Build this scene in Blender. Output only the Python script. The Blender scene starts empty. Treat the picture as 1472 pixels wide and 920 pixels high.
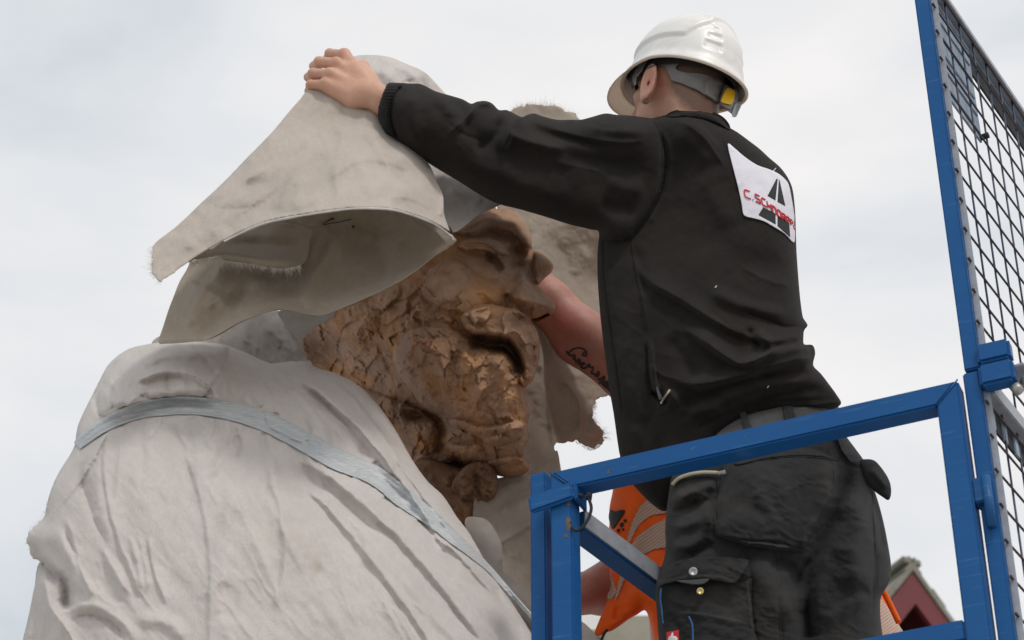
import bpy, bmesh, math, random
import numpy as np
from mathutils import Vector, Matrix
random.seed(7); RNG = np.random.RandomState(7)
SC = bpy.context.scene; COL = SC.collection
# ---------------------------------------------------------------- camera
F = 3333.0; PITCH = math.radians(35.0); CAMZ = 1.6
CP, SP = math.cos(PITCH), math.sin(PITCH)
cam = bpy.data.cameras.new('camera'); cam.sensor_width = 36.0; cam.lens = F/1472*36.0
cam.clip_start = 0.05; cam.clip_end = 3000
cam.dof.use_dof = True; cam.dof.focus_distance = 4.55; cam.dof.aperture_fstop = 9.0
camo = bpy.data.objects.new('camera', cam); COL.objects.link(camo)
camo.location = (0, 0, CAMZ); camo.rotation_euler = (math.radians(90)+PITCH, 0, 0)
SC.camera = camo
# ---------------------------------------------------------------- light
SUN_EL, SUN_AZ = math.radians(54), math.radians(150)   # azimuth clockwise from +Y: behind and right of the camera
w = bpy.data.worlds.new('World'); SC.world = w; w.use_nodes = True
nt = w.node_tree; N = nt.nodes; L = nt.links
for n in list(N): N.remove(n)
out = N.new('ShaderNodeOutputWorld'); bg = N.new('ShaderNodeBackground'); bg.inputs['Strength'].default_value = 0.1
sky = N.new('ShaderNodeTexSky'); sky.sky_type = 'NISHITA'; sky.sun_disc = False
sky.sun_elevation = SUN_EL; sky.sun_rotation = SUN_AZ
tc = N.new('ShaderNodeTexCoord'); mp = N.new('ShaderNodeMapping'); mp.inputs['Scale'].default_value = (1, 1, 2.2)
mp.inputs['Location'].default_value = (0.35, 0.2, 0.1)
L.new(tc.outputs['Generated'], mp.inputs['Vector'])
n1 = N.new('ShaderNodeTexNoise'); n1.inputs['Scale'].default_value = 3.3; n1.inputs['Detail'].default_value = 6; n1.inputs['Roughness'].default_value = 0.5
n1.inputs['Distortion'].default_value = 0.25
L.new(mp.outputs['Vector'], n1.inputs['Vector'])
cr = N.new('ShaderNodeValToRGB'); e = cr.color_ramp.elements
e[0].position = 0.36; e[0].color = (6.6, 7.1, 7.55, 1); e[1].position = 0.62; e[1].color = (9.7, 9.5, 9.4, 1)
m_ = cr.color_ramp.elements.new(0.47); m_.color = (8.2, 8.4, 8.65, 1)
sx = N.new('ShaderNodeSeparateXYZ'); L.new(tc.outputs['Generated'], sx.inputs[0])
ma = N.new('ShaderNodeMath'); ma.operation = 'MULTIPLY_ADD'; ma.inputs[1].default_value = 0.24; L.new(sx.outputs['X'], ma.inputs[0]); L.new(n1.outputs['Fac'], ma.inputs[2])
L.new(ma.outputs[0], cr.inputs['Fac'])
mx = N.new('ShaderNodeMix'); mx.data_type = 'RGBA'; mx.inputs['Factor'].default_value = 0.93
L.new(sky.outputs['Color'], mx.inputs['A']); L.new(cr.outputs['Color'], mx.inputs['B'])
L.new(mx.outputs['Result'], bg.inputs['Color']); L.new(bg.outputs['Background'], out.inputs['Surface'])
sl = bpy.data.lights.new('sun', 'SUN'); sl.energy = 1.35; sl.angle = math.radians(10); sl.color = (1, 0.96, 0.9)
so = bpy.data.objects.new('sun', sl); COL.objects.link(so)
sd = Vector((math.sin(SUN_AZ)*math.cos(SUN_EL), math.cos(SUN_AZ)*math.cos(SUN_EL), math.sin(SUN_EL)))
so.rotation_euler = sd.to_track_quat('Z', 'Y').to_euler(); so.location = sd*50
vs = SC.view_settings; vs.view_transform = 'Standard'; vs.look = 'None'; vs.exposure = 0.0; vs.gamma = 1.0; vs.use_curve_mapping = False

# ---------------------------------------------------------------- helpers
def P(u, v, Y):
    """the world point at horizontal distance Y seen in direction (u, v)"""
    x = (np.asarray(u, float)-736)/F; y = (460-np.asarray(v, float))/F
    dy = CP-SP*y; d = Y/dy
    return np.stack(np.broadcast_arrays(x*d, np.asarray(Y, float)+0*x, CAMZ+(SP+CP*y)*d), -1)
def PV(u, v, Y): return Vector(P(u, v, Y).tolist())
def Yz(v, z):
    y = (460-v)/F; return (z-CAMZ)*(CP-SP*y)/(SP+CP*y)
def proj(p):
    """world points -> (u, v)"""
    p = np.asarray(p, float); x = p[..., 0]; y = p[..., 1]; z = p[..., 2]-CAMZ
    d = CP*y+SP*z; up = -SP*y+CP*z
    return 736+F*x/d, 460-F*up/d
def tag(o, label=None, cat=None, group=None, kind=None):
    for k, val in (('label', label), ('category', cat), ('group', group), ('kind', kind)):
        if val: o[k] = val
    return o
def empty(name, loc, label, cat, group=None):
    o = bpy.data.objects.new(name, None); COL.objects.link(o); o.location = loc; o.empty_display_size = 0.1
    return tag(o, label, cat, group)
def link(name, me, mat, parent=None, smooth=True):
    if mat is not None: me.materials.append(mat)
    if smooth: me.polygons.foreach_set('use_smooth', [True]*len(me.polygons))
    o = bpy.data.objects.new(name, me); COL.objects.link(o)
    if parent is not None:
        o.parent = parent
        pm = Matrix.Translation(parent.location) if parent.parent is None else Matrix.Identity(4)
        if parent.parent is None: o.matrix_parent_inverse = pm.inverted()
    return o
def child_fix(o): pass
def fast_mesh(name, V, quads, tris=None):
    V = np.asarray(V, np.float32); quads = np.asarray(quads, np.int32).reshape(-1, 4)
    tris = np.zeros((0, 3), np.int32) if tris is None else np.asarray(tris, np.int32).reshape(-1, 3)
    me = bpy.data.meshes.new(name); me.vertices.add(len(V)); me.vertices.foreach_set('co', V.ravel())
    nl = quads.size+tris.size; me.loops.add(nl)
    me.loops.foreach_set('vertex_index', np.concatenate([quads.ravel(), tris.ravel()]))
    me.polygons.add(len(quads)+len(tris))
    st = np.concatenate([np.arange(len(quads))*4, quads.size+np.arange(len(tris))*3]).astype(np.int32)
    me.polygons.foreach_set('loop_start', st)
    me.update(calc_edges=True); me.validate(); return me
def spline(pts, closed=True, sub=6):
    p = np.asarray(pts, float); n = len(p); out = []
    rng = range(n if closed else n-1)
    for i in rng:
        if closed: a, b, c, d = p[(i-1) % n], p[i], p[(i+1) % n], p[(i+2) % n]
        else: a, b, c, d = p[max(i-1, 0)], p[i], p[i+1], p[min(i+2, n-1)]
        for k in range(sub):
            t = k/sub
            out.append(0.5*((2*b)+(-a+c)*t+(2*a-5*b+4*c-d)*t*t+(-a+3*b-3*c+d)*t**3))
    if not closed: out.append(p[-1])
    return np.array(out)
def in_poly(x, y, poly):
    ins = np.zeros(x.shape, bool); n = len(poly)
    for i in range(n):
        x1, y1 = poly[i]; x2, y2 = poly[(i+1) % n]
        if y1 == y2: continue
        c = ((y1 > y) != (y2 > y)) & (x < (x2-x1)*(y-y1)/(y2-y1)+x1)
        ins ^= c
    return ins
def seg_dist(x, y, pts, closed=False):
    """distance, signed side, parameter, nearest point for many points to a polyline"""
    best = np.full(x.shape, 1e18); side = np.zeros(x.shape); tt = np.zeros(x.shape); nx = np.zeros(x.shape); ny = np.zeros(x.shape)
    p = np.asarray(pts, float); q = np.roll(p, -1, 0)
    if not closed: p, q = p[:-1], q[:-1]
    Ls = np.hypot(*(q-p).T)+1e-9; cum = np.concatenate([[0], np.cumsum(Ls)]); T = cum[-1]
    for i in range(len(p)):
        d = (q[i]-p[i])/Ls[i]; rx = x-p[i, 0]; ry = y-p[i, 1]
        t = np.clip(rx*d[0]+ry*d[1], 0, Ls[i]); px = p[i, 0]+d[0]*t; py = p[i, 1]+d[1]*t
        D = (x-px)**2+(y-py)**2; m = D < best
        best = np.where(m, D, best); s = d[0]*ry-d[1]*rx
        side = np.where(m, np.sign(s), side); tt = np.where(m, (cum[i]+t)/T, tt)
        nx = np.where(m, px, nx); ny = np.where(m, py, ny)
    return np.sqrt(best), side, tt, nx, ny
def _hash(ix, iy, iz, seed):
    h = (ix*374761393+iy*668265263+iz*2147483647+seed*1274126177) & 0xffffffff
    h = ((h ^ (h >> 13))*1103515245) & 0xffffffff; h = (h ^ (h >> 16)) & 0xffff
    return h/32767.5-1.0
def vnoise(x, y, z=0.0, seed=0):
    x, y, z = np.broadcast_arrays(np.asarray(x, float), np.asarray(y, float), np.asarray(z, float))
    ix = np.floor(x).astype(np.int64); iy = np.floor(y).astype(np.int64); iz = np.floor(z).astype(np.int64)
    fx, fy, fz = x-ix, y-iy, z-iz
    fx, fy, fz = [f*f*f*(f*(f*6-15)+10) for f in (fx, fy, fz)]
    r = 0
    for a in (0, 1):
        for b in (0, 1):
            for c in ((0, 1) if z.any() else (0,)):
                wgt = (fx if a else 1-fx)*(fy if b else 1-fy)*((fz if c else 1-fz) if z.any() else 1)
                r = r+wgt*_hash(ix+a, iy+b, iz+c, seed)
    return r
def fbm(x, y, z=0.0, o=4, seed=0, g=0.5):
    r = 0; a = 1; s = 0
    for i in range(o):
        r = r+a*vnoise(np.asarray(x)*2**i+17.3*i, np.asarray(y)*2**i-9.1*i, np.asarray(z)*2**i, seed+i); s += a; a *= g
    return r/s
def poisson(mask, it=260):
    """solve lap(u) = -1 inside mask, 0 outside (conjugate gradients)"""
    m = mask.astype(float); b = m.copy(); u = np.zeros_like(b)
    def A(q):
        r = 4*q; r[1:] -= q[:-1]; r[:-1] -= q[1:]; r[:, 1:] -= q[:, :-1]; r[:, :-1] -= q[:, 1:]; return r*m
    r = b-A(u); p = r.copy(); rs = (r*r).sum()
    for i in range(it):
        Ap = A(p); al = rs/max((p*Ap).sum(), 1e-12); u += al*p; r -= al*Ap; rn = (r*r).sum()
        if rn < 1e-6*b.sum(): break
        p = r+rn/rs*p; rs = rn
    return u
def plane_base(ctrl):
    """smooth distance field through (u, v, Y) control points (thin-plate)"""
    c = np.asarray(ctrl, float)
    if len(c) == 1: return lambda u, v: np.zeros_like(u)+c[0, 2]
    k = len(c); X = c[:, :2]/400.0
    if k < 3:
        d = X[1]-X[0]; return lambda u, v: c[0, 2]+(c[1, 2]-c[0, 2])*(((u/400-X[0, 0])*d[0]+(v/400-X[0, 1])*d[1])/(d@d))
    def U(r2): return 0.5*r2*np.log(r2+1e-12)
    D2 = ((X[:, None]-X[None])**2).sum(-1); M = np.zeros((k+3, k+3)); M[:k, :k] = U(D2)+1e-4*np.eye(k)
    M[:k, k] = 1; M[:k, k+1:] = X; M[k, :k] = 1; M[k+1:, :k] = X.T
    wv = np.linalg.lstsq(M, np.concatenate([c[:, 2], [0, 0, 0]]), rcond=None)[0]
    def f(u, v):
        uu = np.asarray(u)/400.0; vv = np.asarray(v)/400.0; r = wv[k]+wv[k+1]*uu+wv[k+2]*vv
        for i in range(k): r = r+wv[i]*U((uu-X[i, 0])**2+(vv-X[i, 1])**2)
        return r
    return f
class Field: pass
def apply_strokes(h, U, V, strokes, u0, v0, step):
    ny, nx = h.shape
    for s in strokes:
        kind, pts, amp, wd = s[0], s[1], s[2], s[3]; opt = s[4] if len(s) > 4 else {}
        if kind in ('pad', 'flat'):
            pl = spline(pts, True, 5); mg = 2
        else:
            pl = spline(pts, False, 5) if len(pts) > 2 else np.asarray(pts, float); mg = wd*(4.2 if kind == 'f' else 3)
        i0 = max(int((pl[:, 0].min()-mg-u0)/step), 0); i1 = min(int((pl[:, 0].max()+mg-u0)/step)+2, nx)
        j0 = max(int((pl[:, 1].min()-mg-v0)/step), 0); j1 = min(int((pl[:, 1].max()+mg-v0)/step)+2, ny)
        if i1 <= i0 or j1 <= j0: continue
        uu = U[j0:j1, i0:i1]; vv = V[j0:j1, i0:i1]
        if kind in ('pad', 'flat'):
            D, sd_, t, _, _ = seg_dist(uu, vv, pl, True); ins = in_poly(uu, vv, pl)
            q = np.clip(D/wd, 0, 1)
            prof = np.sqrt(np.maximum(1-(1-q)**2, 0)) if kind == 'pad' else q*q*(3-2*q)
            h[j0:j1, i0:i1] += amp*np.where(ins, prof, 0)
        else:
            D, sd_, t, _, _ = seg_dist(uu, vv, pl, False)
            ta = opt.get('ta', 0.25); tb = opt.get('tb', 0.25)
            tp = np.ones_like(t)
            if ta > 0: tp *= np.clip(t/ta, 0, 1)
            if tb > 0: tp *= np.clip((1-t)/tb, 0, 1)
            tp = tp*tp*(3-2*tp)
            if kind == 'r': prof = np.exp(-(D/wd)**2)
            elif kind == 'c': prof = np.exp(-D/wd)                       # sharp crease
            else:                                                        # 'f': steep on the left of travel, slow on the right
                sh = opt.get('sh', 0.18); sg = D*sd_
                prof = np.where(sg > 0, np.exp(-(sg/wd)**1.3), np.exp(-(sg/(wd*sh))**2))
            end = np.where((t <= 0) | (t >= 1), np.exp(-(D/wd)**2*2), 1)
            h[j0:j1, i0:i1] += amp*prof*tp*end
    return h
def relief(name, outline, base, mat, parent=None, puff=0.0, bpuff=None, thick=0.0, strokes=(), noise=(), step=2.5, sub=6,
           cap=None, stains_shades=(), dabs=None, ragged=None, extra=None, hole=None, kind=None, label=None, warp=0.0, gain=1.0, crumple=()):
    """A sculpted body or sheet: outline and relief laid out as seen from the front, distances in metres.
    puff: rounding of the front, bpuff: rounding of the back (closed body); thick: sheet thickness instead."""
    pl = spline(outline, True, sub) if sub > 1 else np.asarray(outline, float)
    if ragged:
        seg = np.roll(pl, -1, 0)-pl; nrm = np.stack([seg[:, 1], -seg[:, 0]], -1); nrm /= (np.hypot(*nrm.T)[:, None]+1e-9)
        fine = []; 
        for i in range(len(pl)):
            a, b = pl[i], pl[(i+1) % len(pl)]; k = max(1, int(np.hypot(*(b-a))/1.5))
            for q in range(k): fine.append(a+(b-a)*q/k)
        fine = np.array(fine); amp = ragged(fine[:, 0], fine[:, 1])
        nn = np.stack([fbm(fine[:, 0]/5, fine[:, 1]/5, o=3, seed=3), fbm(fine[:, 0]/5+40, fine[:, 1]/5, o=3, seed=5)], -1)
        pl = fine+nn*amp[:, None]
    u0, v0 = pl.min(0)-2*step; u1, v1 = pl.max(0)+2*step
    nx = int((u1-u0)/step)+2; ny = int((v1-v0)/step)+2
    U, V = np.meshgrid(u0+np.arange(nx)*step, v0+np.arange(ny)*step)
    cin = in_poly(U[:-1, :-1]+step/2, V[:-1, :-1]+step/2, pl)
    if hole is not None: cin &= ~in_poly(U[:-1, :-1]+step/2, V[:-1, :-1]+step/2, spline(hole, True, sub))
    cnt = np.zeros((ny, nx), int)
    for a in (0, 1):
        for b in (0, 1): cnt[a:ny-1+a, b:nx-1+b] += cin
    used = cnt > 0; bnd = used & (cnt < 4)
    bj, bi = np.nonzero(bnd)
    D, _, _, px, py = seg_dist(U[bj, bi], V[bj, bi], pl, True)
    ok = D < step*1.5
    U[bj[ok], bi[ok]] = px[ok]; V[bj[ok], bi[ok]] = py[ok]
    inner = used & ~bnd
    H = np.zeros((ny, nx))
    if puff or bpuff:
        H = np.sqrt(3*np.maximum(poisson(inner), 0))*step
        if cap: H = cap*np.tanh(H/cap)
        H *= 0.00137
    h = puff*H
    Uw, Vw = U, V
    if warp:
        Uw = U+warp*fbm(U/22, V/22, o=3, seed=91)+warp*.45*fbm(U/6, V/6, o=2, seed=92); Vw = V+warp*fbm(U/22+50, V/22, o=3, seed=93)+warp*.45*fbm(U/6+50, V/6, o=2, seed=94)
    hs = gain*apply_strokes(np.zeros((ny, nx)), Uw, Vw, strokes, u0, v0, step)
    for (sx, sy, amp, sd0, rot) in crumple:                               # crisp irregular creases
        c_, s_ = math.cos(rot), math.sin(rot); wx = 6*fbm(U/40, V/40, o=3, seed=sd0+5); a = (U*c_+V*s_+wx)/sx; b = (-U*s_+V*c_+wx)/sy
        msk = np.clip(fbm(U/70, V/70, o=2, seed=sd0+9)*1.6+.6, 0, 1)
        hs += amp*msk*((1-np.abs(fbm(a, b, o=3, seed=sd0))*2.2).clip(0, 1)**2.2)
    if dabs is not None: hs += dabs(U, V, used, step, u0, v0)
    for nz in noise:
        sx, sy, amp, sd0 = nz[:4]; rot = nz[4] if len(nz) > 4 else 0.0
        c_, s_ = math.cos(rot), math.sin(rot); a = (U*c_+V*s_)/sx; b = (-U*s_+V*c_)/sy
        hs += amp*fbm(a, b, o=4, seed=sd0)
    if puff and bpuff is not None: hs = hs*np.clip(H/(0.00137*6), 0, 1)  # quiet at the seam with the back
    if extra is not None: hs += extra(U, V)
    Bs = base(U, V); Yf = Bs-h-hs
    idx = -np.ones((ny, nx), int); jj, ii = np.nonzero(used); idx[jj, ii] = np.arange(len(jj))
    cj, ci = np.nonzero(cin)
    q = np.stack([idx[cj, ci], idx[cj+1, ci], idx[cj+1, ci+1], idx[cj, ci+1]], -1)
    Vf = P(U[jj, ii], V[jj, ii], Yf[jj, ii]); nv = len(Vf)
    uvp = np.stack([U[jj, ii], V[jj, ii]], -1)
    if bpuff is not None:
        Yb = (Bs+bpuff*H)[jj, ii]; b_ = bnd[jj, ii]
        bidx = np.where(b_, np.arange(nv), 0); keep = np.nonzero(~b_)[0]; bidx[keep] = nv+np.arange(len(keep))
        Vb = P(U[jj, ii][keep], V[jj, ii][keep], Yb[keep]); uvb = uvp[keep]
        Vs = np.concatenate([Vf, Vb]); uvs = np.concatenate([uvp, uvb]); Q = np.concatenate([q, bidx[q][:, ::-1]])
    else:
        th = thick if thick else 0.003
        Vb = P(U[jj, ii], V[jj, ii], Yf[jj, ii]+th); Vs = np.concatenate([Vf, Vb]); uvs = np.concatenate([uvp, uvp])
        ed = {}
        E = np.concatenate([q[:, [0, 1]], q[:, [1, 2]], q[:, [2, 3]], q[:, [3, 0]]])
        key = np.sort(E, 1); kk = key[:, 0].astype(np.int64)*nv+key[:, 1]; un, inv, c = np.unique(kk, return_inverse=True, return_counts=True)
        be = E[c[inv] == 1]; side = np.stack([be[:, 1], be[:, 0], be[:, 0]+nv, be[:, 1]+nv], -1)
        Q = np.concatenate([q, q[:, ::-1]+nv, side])
    me = fast_mesh(name, Vs, Q)
    at = me.attributes.new('stain_shade', 'FLOAT', 'POINT'); st = np.zeros(len(Vs))  # carries stains, and painted shade on the head and far cloth
    for (a, b, ra, rb, s_) in stains_shades:
        st = np.maximum(st, s_*np.exp(-((uvs[:, 0]-a)/ra)**2-((uvs[:, 1]-b)/rb)**2)*(0.75+0.6*fbm(uvs[:, 0]/9, uvs[:, 1]/9, seed=4)))
    if len(st) == len(me.vertices): at.data.foreach_set('value', st.astype(np.float32))
    uvl = me.uv_layers.new(name='UVMap'); vi = np.empty(len(me.loops), np.int32); me.loops.foreach_get('vertex_index', vi)
    uvl.data.foreach_set('uv', (uvs[vi]/100.0).astype(np.float32).ravel())
    o = link(name, me, mat, parent)
    if kind: o['kind'] = kind
    if label: o['label'] = label
    fd = Field(); fd.o = o; fd.u0, fd.v0, fd.step = u0, v0, step; Uo = u0+np.arange(nx)*step
    Yg = np.where(used, Yf, np.nan)
    for _ in range(10):                                                  # extend a little past the rim
        nanm = np.isnan(Yg)
        if not nanm.any(): break
        acc = np.zeros_like(Yg); c2 = np.zeros_like(Yg)
        for dj, di in ((1, 0), (-1, 0), (0, 1), (0, -1)):
            S = np.roll(Yg, (dj, di), (0, 1)); g = ~np.isnan(S); acc[g] += S[g]; c2[g] += 1
        f_ = nanm & (c2 > 0); Yg[f_] = acc[f_]/c2[f_]
    Yg = np.where(np.isnan(Yg), Bs, Yg)
    def sample(u, v):
        a = np.clip((np.asarray(u, float)-u0)/step, 0, nx-1.001); b = np.clip((np.asarray(v, float)-v0)/step, 0, ny-1.001)
        i = a.astype(int); j = b.astype(int); fa = a-i; fb = b-j
        return (Yg[j, i]*(1-fa)+Yg[j, i+1]*fa)*(1-fb)+(Yg[j+1, i]*(1-fa)+Yg[j+1, i+1]*fa)*fb
    fd.Y = sample; return fd
def ray_field(me, fallback):
    from mathutils.bvhtree import BVHTree
    bvt = BVHTree.FromPolygons([v.co for v in me.vertices], [tuple(p.vertices) for p in me.polygons]); cc = Vector((0, 0, CAMZ))
    def fY(u, v):
        u, v = np.broadcast_arrays(np.asarray(u, float), np.asarray(v, float)); o_ = np.array(fallback(u, v), float).ravel().copy()
        for i, (a, b) in enumerate(zip(u.ravel(), v.ravel())):
            h = bvt.ray_cast(cc, (PV(a, b, 4.0)-cc).normalized())
            if h[0] is not None: o_[i] = h[0].y
        return o_.reshape(u.shape)
    f = Field(); f.Y = fY; return f
def on(fd, off):
    return lambda u, v: fd.Y(u, v)-off
def decal(name, polylines, width, fd, mat, parent, off=0.0015, thick=0.0008, closed=False, widths=None):
    """ribbons lying on a sculpted surface"""
    V = []; Q = []
    for k, pl in enumerate(polylines):
        p = np.asarray(pl, float); n = len(p); tn = np.gradient(p, axis=0); tn /= (np.hypot(*tn.T)[:, None]+1e-9)
        nn = np.stack([-tn[:, 1], tn[:, 0]], -1); wd = width if widths is None else widths[k]
        wv = np.full(n, wd/2) if np.isscalar(wd) else np.asarray(wd)/2
        a = p+nn*wv[:, None]; b = p-nn*wv[:, None]
        for layer, dd in ((0, off+thick), (1, off)):
            for r in (a, b): V.append(P(r[:, 0], r[:, 1], fd.Y(r[:, 0], r[:, 1])-dd))
        o = sum(len(x) for x in V)-4*n; i = np.arange(n-1)
        A, B, C, D = o+i, o+n+i, o+2*n+i, o+3*n+i
        Q += [np.stack([A, A+1, B+1, B], -1), np.stack([C, D, D+1, C+1], -1), np.stack([A, C, C+1, A+1], -1), np.stack([B, B+1, D+1, D], -1)]
    me = fast_mesh(name, np.concatenate(V), np.concatenate(Q)); return link(name, me, mat, parent, False)
def tube_mesh(name, pts, r, n=8, caps=True):
    p = [Vector(q) for q in pts]; V = []; Q = []; rs = r if hasattr(r, '__len__') else [r]*len(p)
    prev = None
    for i, q in enumerate(p):
        t = (p[min(i+1, len(p)-1)]-p[max(i-1, 0)]).normalized()
        if prev is None: a = t.orthogonal().normalized()
        else: a = (prev-t*prev.dot(t)).normalized()
        prev = a; b = t.cross(a)
        for k in range(n):
            an = 2*math.pi*k/n; V.append(q+(a*math.cos(an)+b*math.sin(an))*rs[i])
    for i in range(len(p)-1):
        for k in range(n): Q.append((i*n+k, i*n+(k+1) % n, (i+1)*n+(k+1) % n, (i+1)*n+k))
    me = bpy.data.meshes.new(name)
    fs = list(Q)
    if caps: fs += [tuple(range(n))[::-1], tuple(range((len(p)-1)*n, len(p)*n))]
    me.from_pydata([tuple(v) for v in V], [], fs); return me
def tube(name, pts, r, mat, parent=None, n=8, smooth=True): return link(name, tube_mesh(name, pts, r, n), mat, parent, smooth)
def bar_bm(bm, p0, p1, wd, ht, side, bev=0.003, m0=None, m1=None):
    """a square tube from p0 to p1; side = horizontal direction of its width; m0/m1 = mitre shift of the ends along the bar at +height"""
    p0, p1, side = Vector(p0), Vector(p1), Vector(side).normalized(); d = (p1-p0).normalized(); side = (side-d*side.dot(d)).normalized(); up = d.cross(side)*-1
    if up.z < 0 and abs(up.z) > 0.3: up = -up
    vs = []
    for p, m in ((p0, m0), (p1, m1)):
        for a, b in ((-1, -1), (1, -1), (1, 1), (-1, 1)):
            q = p+side*a*wd/2+up*b*ht/2
            if m: q = q+d*m*b
            vs.append(bm.verts.new(q))
    fs = [bm.faces.new([vs[i] for i in f]) for f in ((0, 1, 2, 3), (7, 6, 5, 4), (0, 4, 5, 1), (1, 5, 6, 2), (2, 6, 7, 3), (3, 7, 4, 0))]
    if bev:
        ed = list({e for f in fs for e in f.edges})
        bmesh.ops.bevel(bm, geom=ed, offset=bev, segments=2, affect='EDGES', clamp_overlap=True)
def bar(name, p0, p1, wd, ht, side, mat, parent=None, bev=0.003, m0=None, m1=None, smooth=False):
    bm = bmesh.new(); bar_bm(bm, p0, p1, wd, ht, side, bev, m0, m1); bmesh.ops.recalc_face_normals(bm, faces=bm.faces)
    me = bpy.data.meshes.new(name); bm.to_mesh(me); bm.free(); return link(name, me, mat, parent, smooth)
def poly_mesh(name, V, Fc, mat, parent=None, bev=0.0):
    bm = bmesh.new(); vs = [bm.verts.new(v) for v in V]; [bm.faces.new([vs[i] for i in f]) for f in Fc]
    bmesh.ops.recalc_face_normals(bm, faces=bm.faces)
    if bev: bmesh.ops.bevel(bm, geom=list(bm.edges), offset=bev, segments=2, affect='EDGES')
    me = bpy.data.meshes.new(name); bm.to_mesh(me); bm.free(); return link(name, me, mat, parent, False)
def slab(name, corners, depth, mat, parent=None, bev=0.0):
    """a flat polygon given by 3D corners, extruded by the vector depth"""
    c = [Vector(q) for q in corners]; n = len(c); dv = Vector(depth); V = c+[q+dv for q in c]
    Fc = [tuple(range(n)), tuple(range(2*n-1, n-1, -1))]+[(i, (i+1) % n, n+(i+1) % n, n+i) for i in range(n)]
    return poly_mesh(name, V, Fc, mat, parent, bev)

# -------- signed-distance bodies, meshed with surface nets
def sd_cone(p, a, b, ra, rb):
    a = np.asarray(a, float); b = np.asarray(b, float); ba = b-a; t = np.clip(((p-a)@ba)/(ba@ba+1e-12), 0, 1)
    return np.sqrt(((p-a-t[..., None]*ba)**2).sum(-1))-(ra+(rb-ra)*t)
def sd_ell(p, c, R, rad):
    q = ((p-np.asarray(c))@R)/np.asarray(rad); k = np.sqrt((q**2).sum(-1)); return (k-1)*min(rad)*(0.6+0.4*1)
def smin(a, b, k):
    h = np.clip(0.5+0.5*(b-a)/k, 0, 1); return b*(1-h)+a*h-k*h*(1-h)
def sdf_mesh(f, lo, hi, vx, name='body', B=12):
    lo = np.asarray(lo, float); hi = np.asarray(hi, float); nb = np.ceil((hi-lo)/(vx*B)).astype(int)
    g = np.stack(np.meshgrid(*[np.arange(k) for k in nb], indexing='ij'), -1).reshape(-1, 3)
    cen = lo+(g+0.5)*B*vx; val = f(cen); act = g[np.abs(val) < vx*B*1.35]
    S = B+1; loc = np.stack(np.meshgrid(*[np.arange(S)]*3, indexing='ij'), -1)
    GN = nb*B+2
    def lin(i): return (i[..., 0].astype(np.int64)*GN[1]+i[..., 1])*GN[2]+i[..., 2]
    cells = []; pos = []; quads = []
    CH = 60
    for s in range(0, len(act), CH):
        a = act[s:s+CH]; gi = a[:, None, None, None, :]*B+loc[None]; W = f(lo+gi*vx)
        sg = W < 0; c = np.zeros((len(a), B, B, B), int)
        for x in (0, 1):
            for y in (0, 1):
                for z in (0, 1): c += sg[:, x:x+B, y:y+B, z:z+B]
        ac = (c > 0) & (c < 8); k, i, j, l = np.nonzero(ac)
        acc = np.zeros((len(k), 3)); cn = np.zeros(len(k))
        for ax in range(3):
            oth = [q for q in range(3) if q != ax]
            for y in (0, 1):
                for z in (0, 1):
                    o0 = [0, 0, 0]; o0[oth[0]] = y; o0[oth[1]] = z; o1 = list(o0); o1[ax] = 1
                    w0 = W[k, i+o0[0], j+o0[1], l+o0[2]]; w1 = W[k, i+o1[0], j+o1[1], l+o1[2]]
                    cr_ = (w0 < 0) != (w1 < 0); t = np.where(cr_, w0/(w0-w1+1e-20), 0)
                    q = np.zeros((len(k), 3)); q[:, ax] = t; q[:, oth[0]] = y; q[:, oth[1]] = z
                    acc += q*cr_[:, None]; cn += cr_
        base = a[k]*B+np.stack([i, j, l], -1); cells.append(lin(base)); pos.append(lo+(base+acc/cn[:, None])*vx)
        for ax in range(3):
            o1, o2 = [(1, 2), (2, 0), (0, 1)][ax]
            sl0 = [slice(None)]+[slice(0, B)]*3; sl1 = list(sl0); sl1[ax+1] = slice(1, B+1)
            w0 = sg[tuple(sl0)]; w1 = sg[tuple(sl1)]; kk, ii, jj, ll = np.nonzero(w0 != w1)
            b0 = a[kk]*B+np.stack([ii, jj, ll], -1); fl = w0[kk, ii, jj, ll]
            e1 = np.zeros(3, int); e1[o1] = 1; e2 = np.zeros(3, int); e2[o2] = 1
            qd = np.stack([lin(b0), lin(b0-e1), lin(b0-e1-e2), lin(b0-e2)], -1)
            qd[~fl] = qd[~fl][:, ::-1]; quads.append(qd)
    cells = np.concatenate(cells); pos = np.concatenate(pos); quads = np.concatenate(quads)
    un, fi = np.unique(cells, return_index=True); pos = pos[fi]
    ix = np.searchsorted(un, quads); ix = np.clip(ix, 0, len(un)-1); good = (un[ix] == quads).all(1)
    return fast_mesh(name, pos, ix[good])
def face_out(me):
    bm = bmesh.new(); bm.from_mesh(me); bmesh.ops.recalc_face_normals(bm, faces=bm.faces); bm.to_mesh(me); bm.free()
def vattr(me, nm, fn):
    co = np.empty(len(me.vertices)*3, np.float32); me.vertices.foreach_get('co', co); co = co.reshape(-1, 3)
    a = me.attributes.new(nm, 'FLOAT', 'POINT'); a.data.foreach_set('value', fn(co).astype(np.float32))
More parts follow.
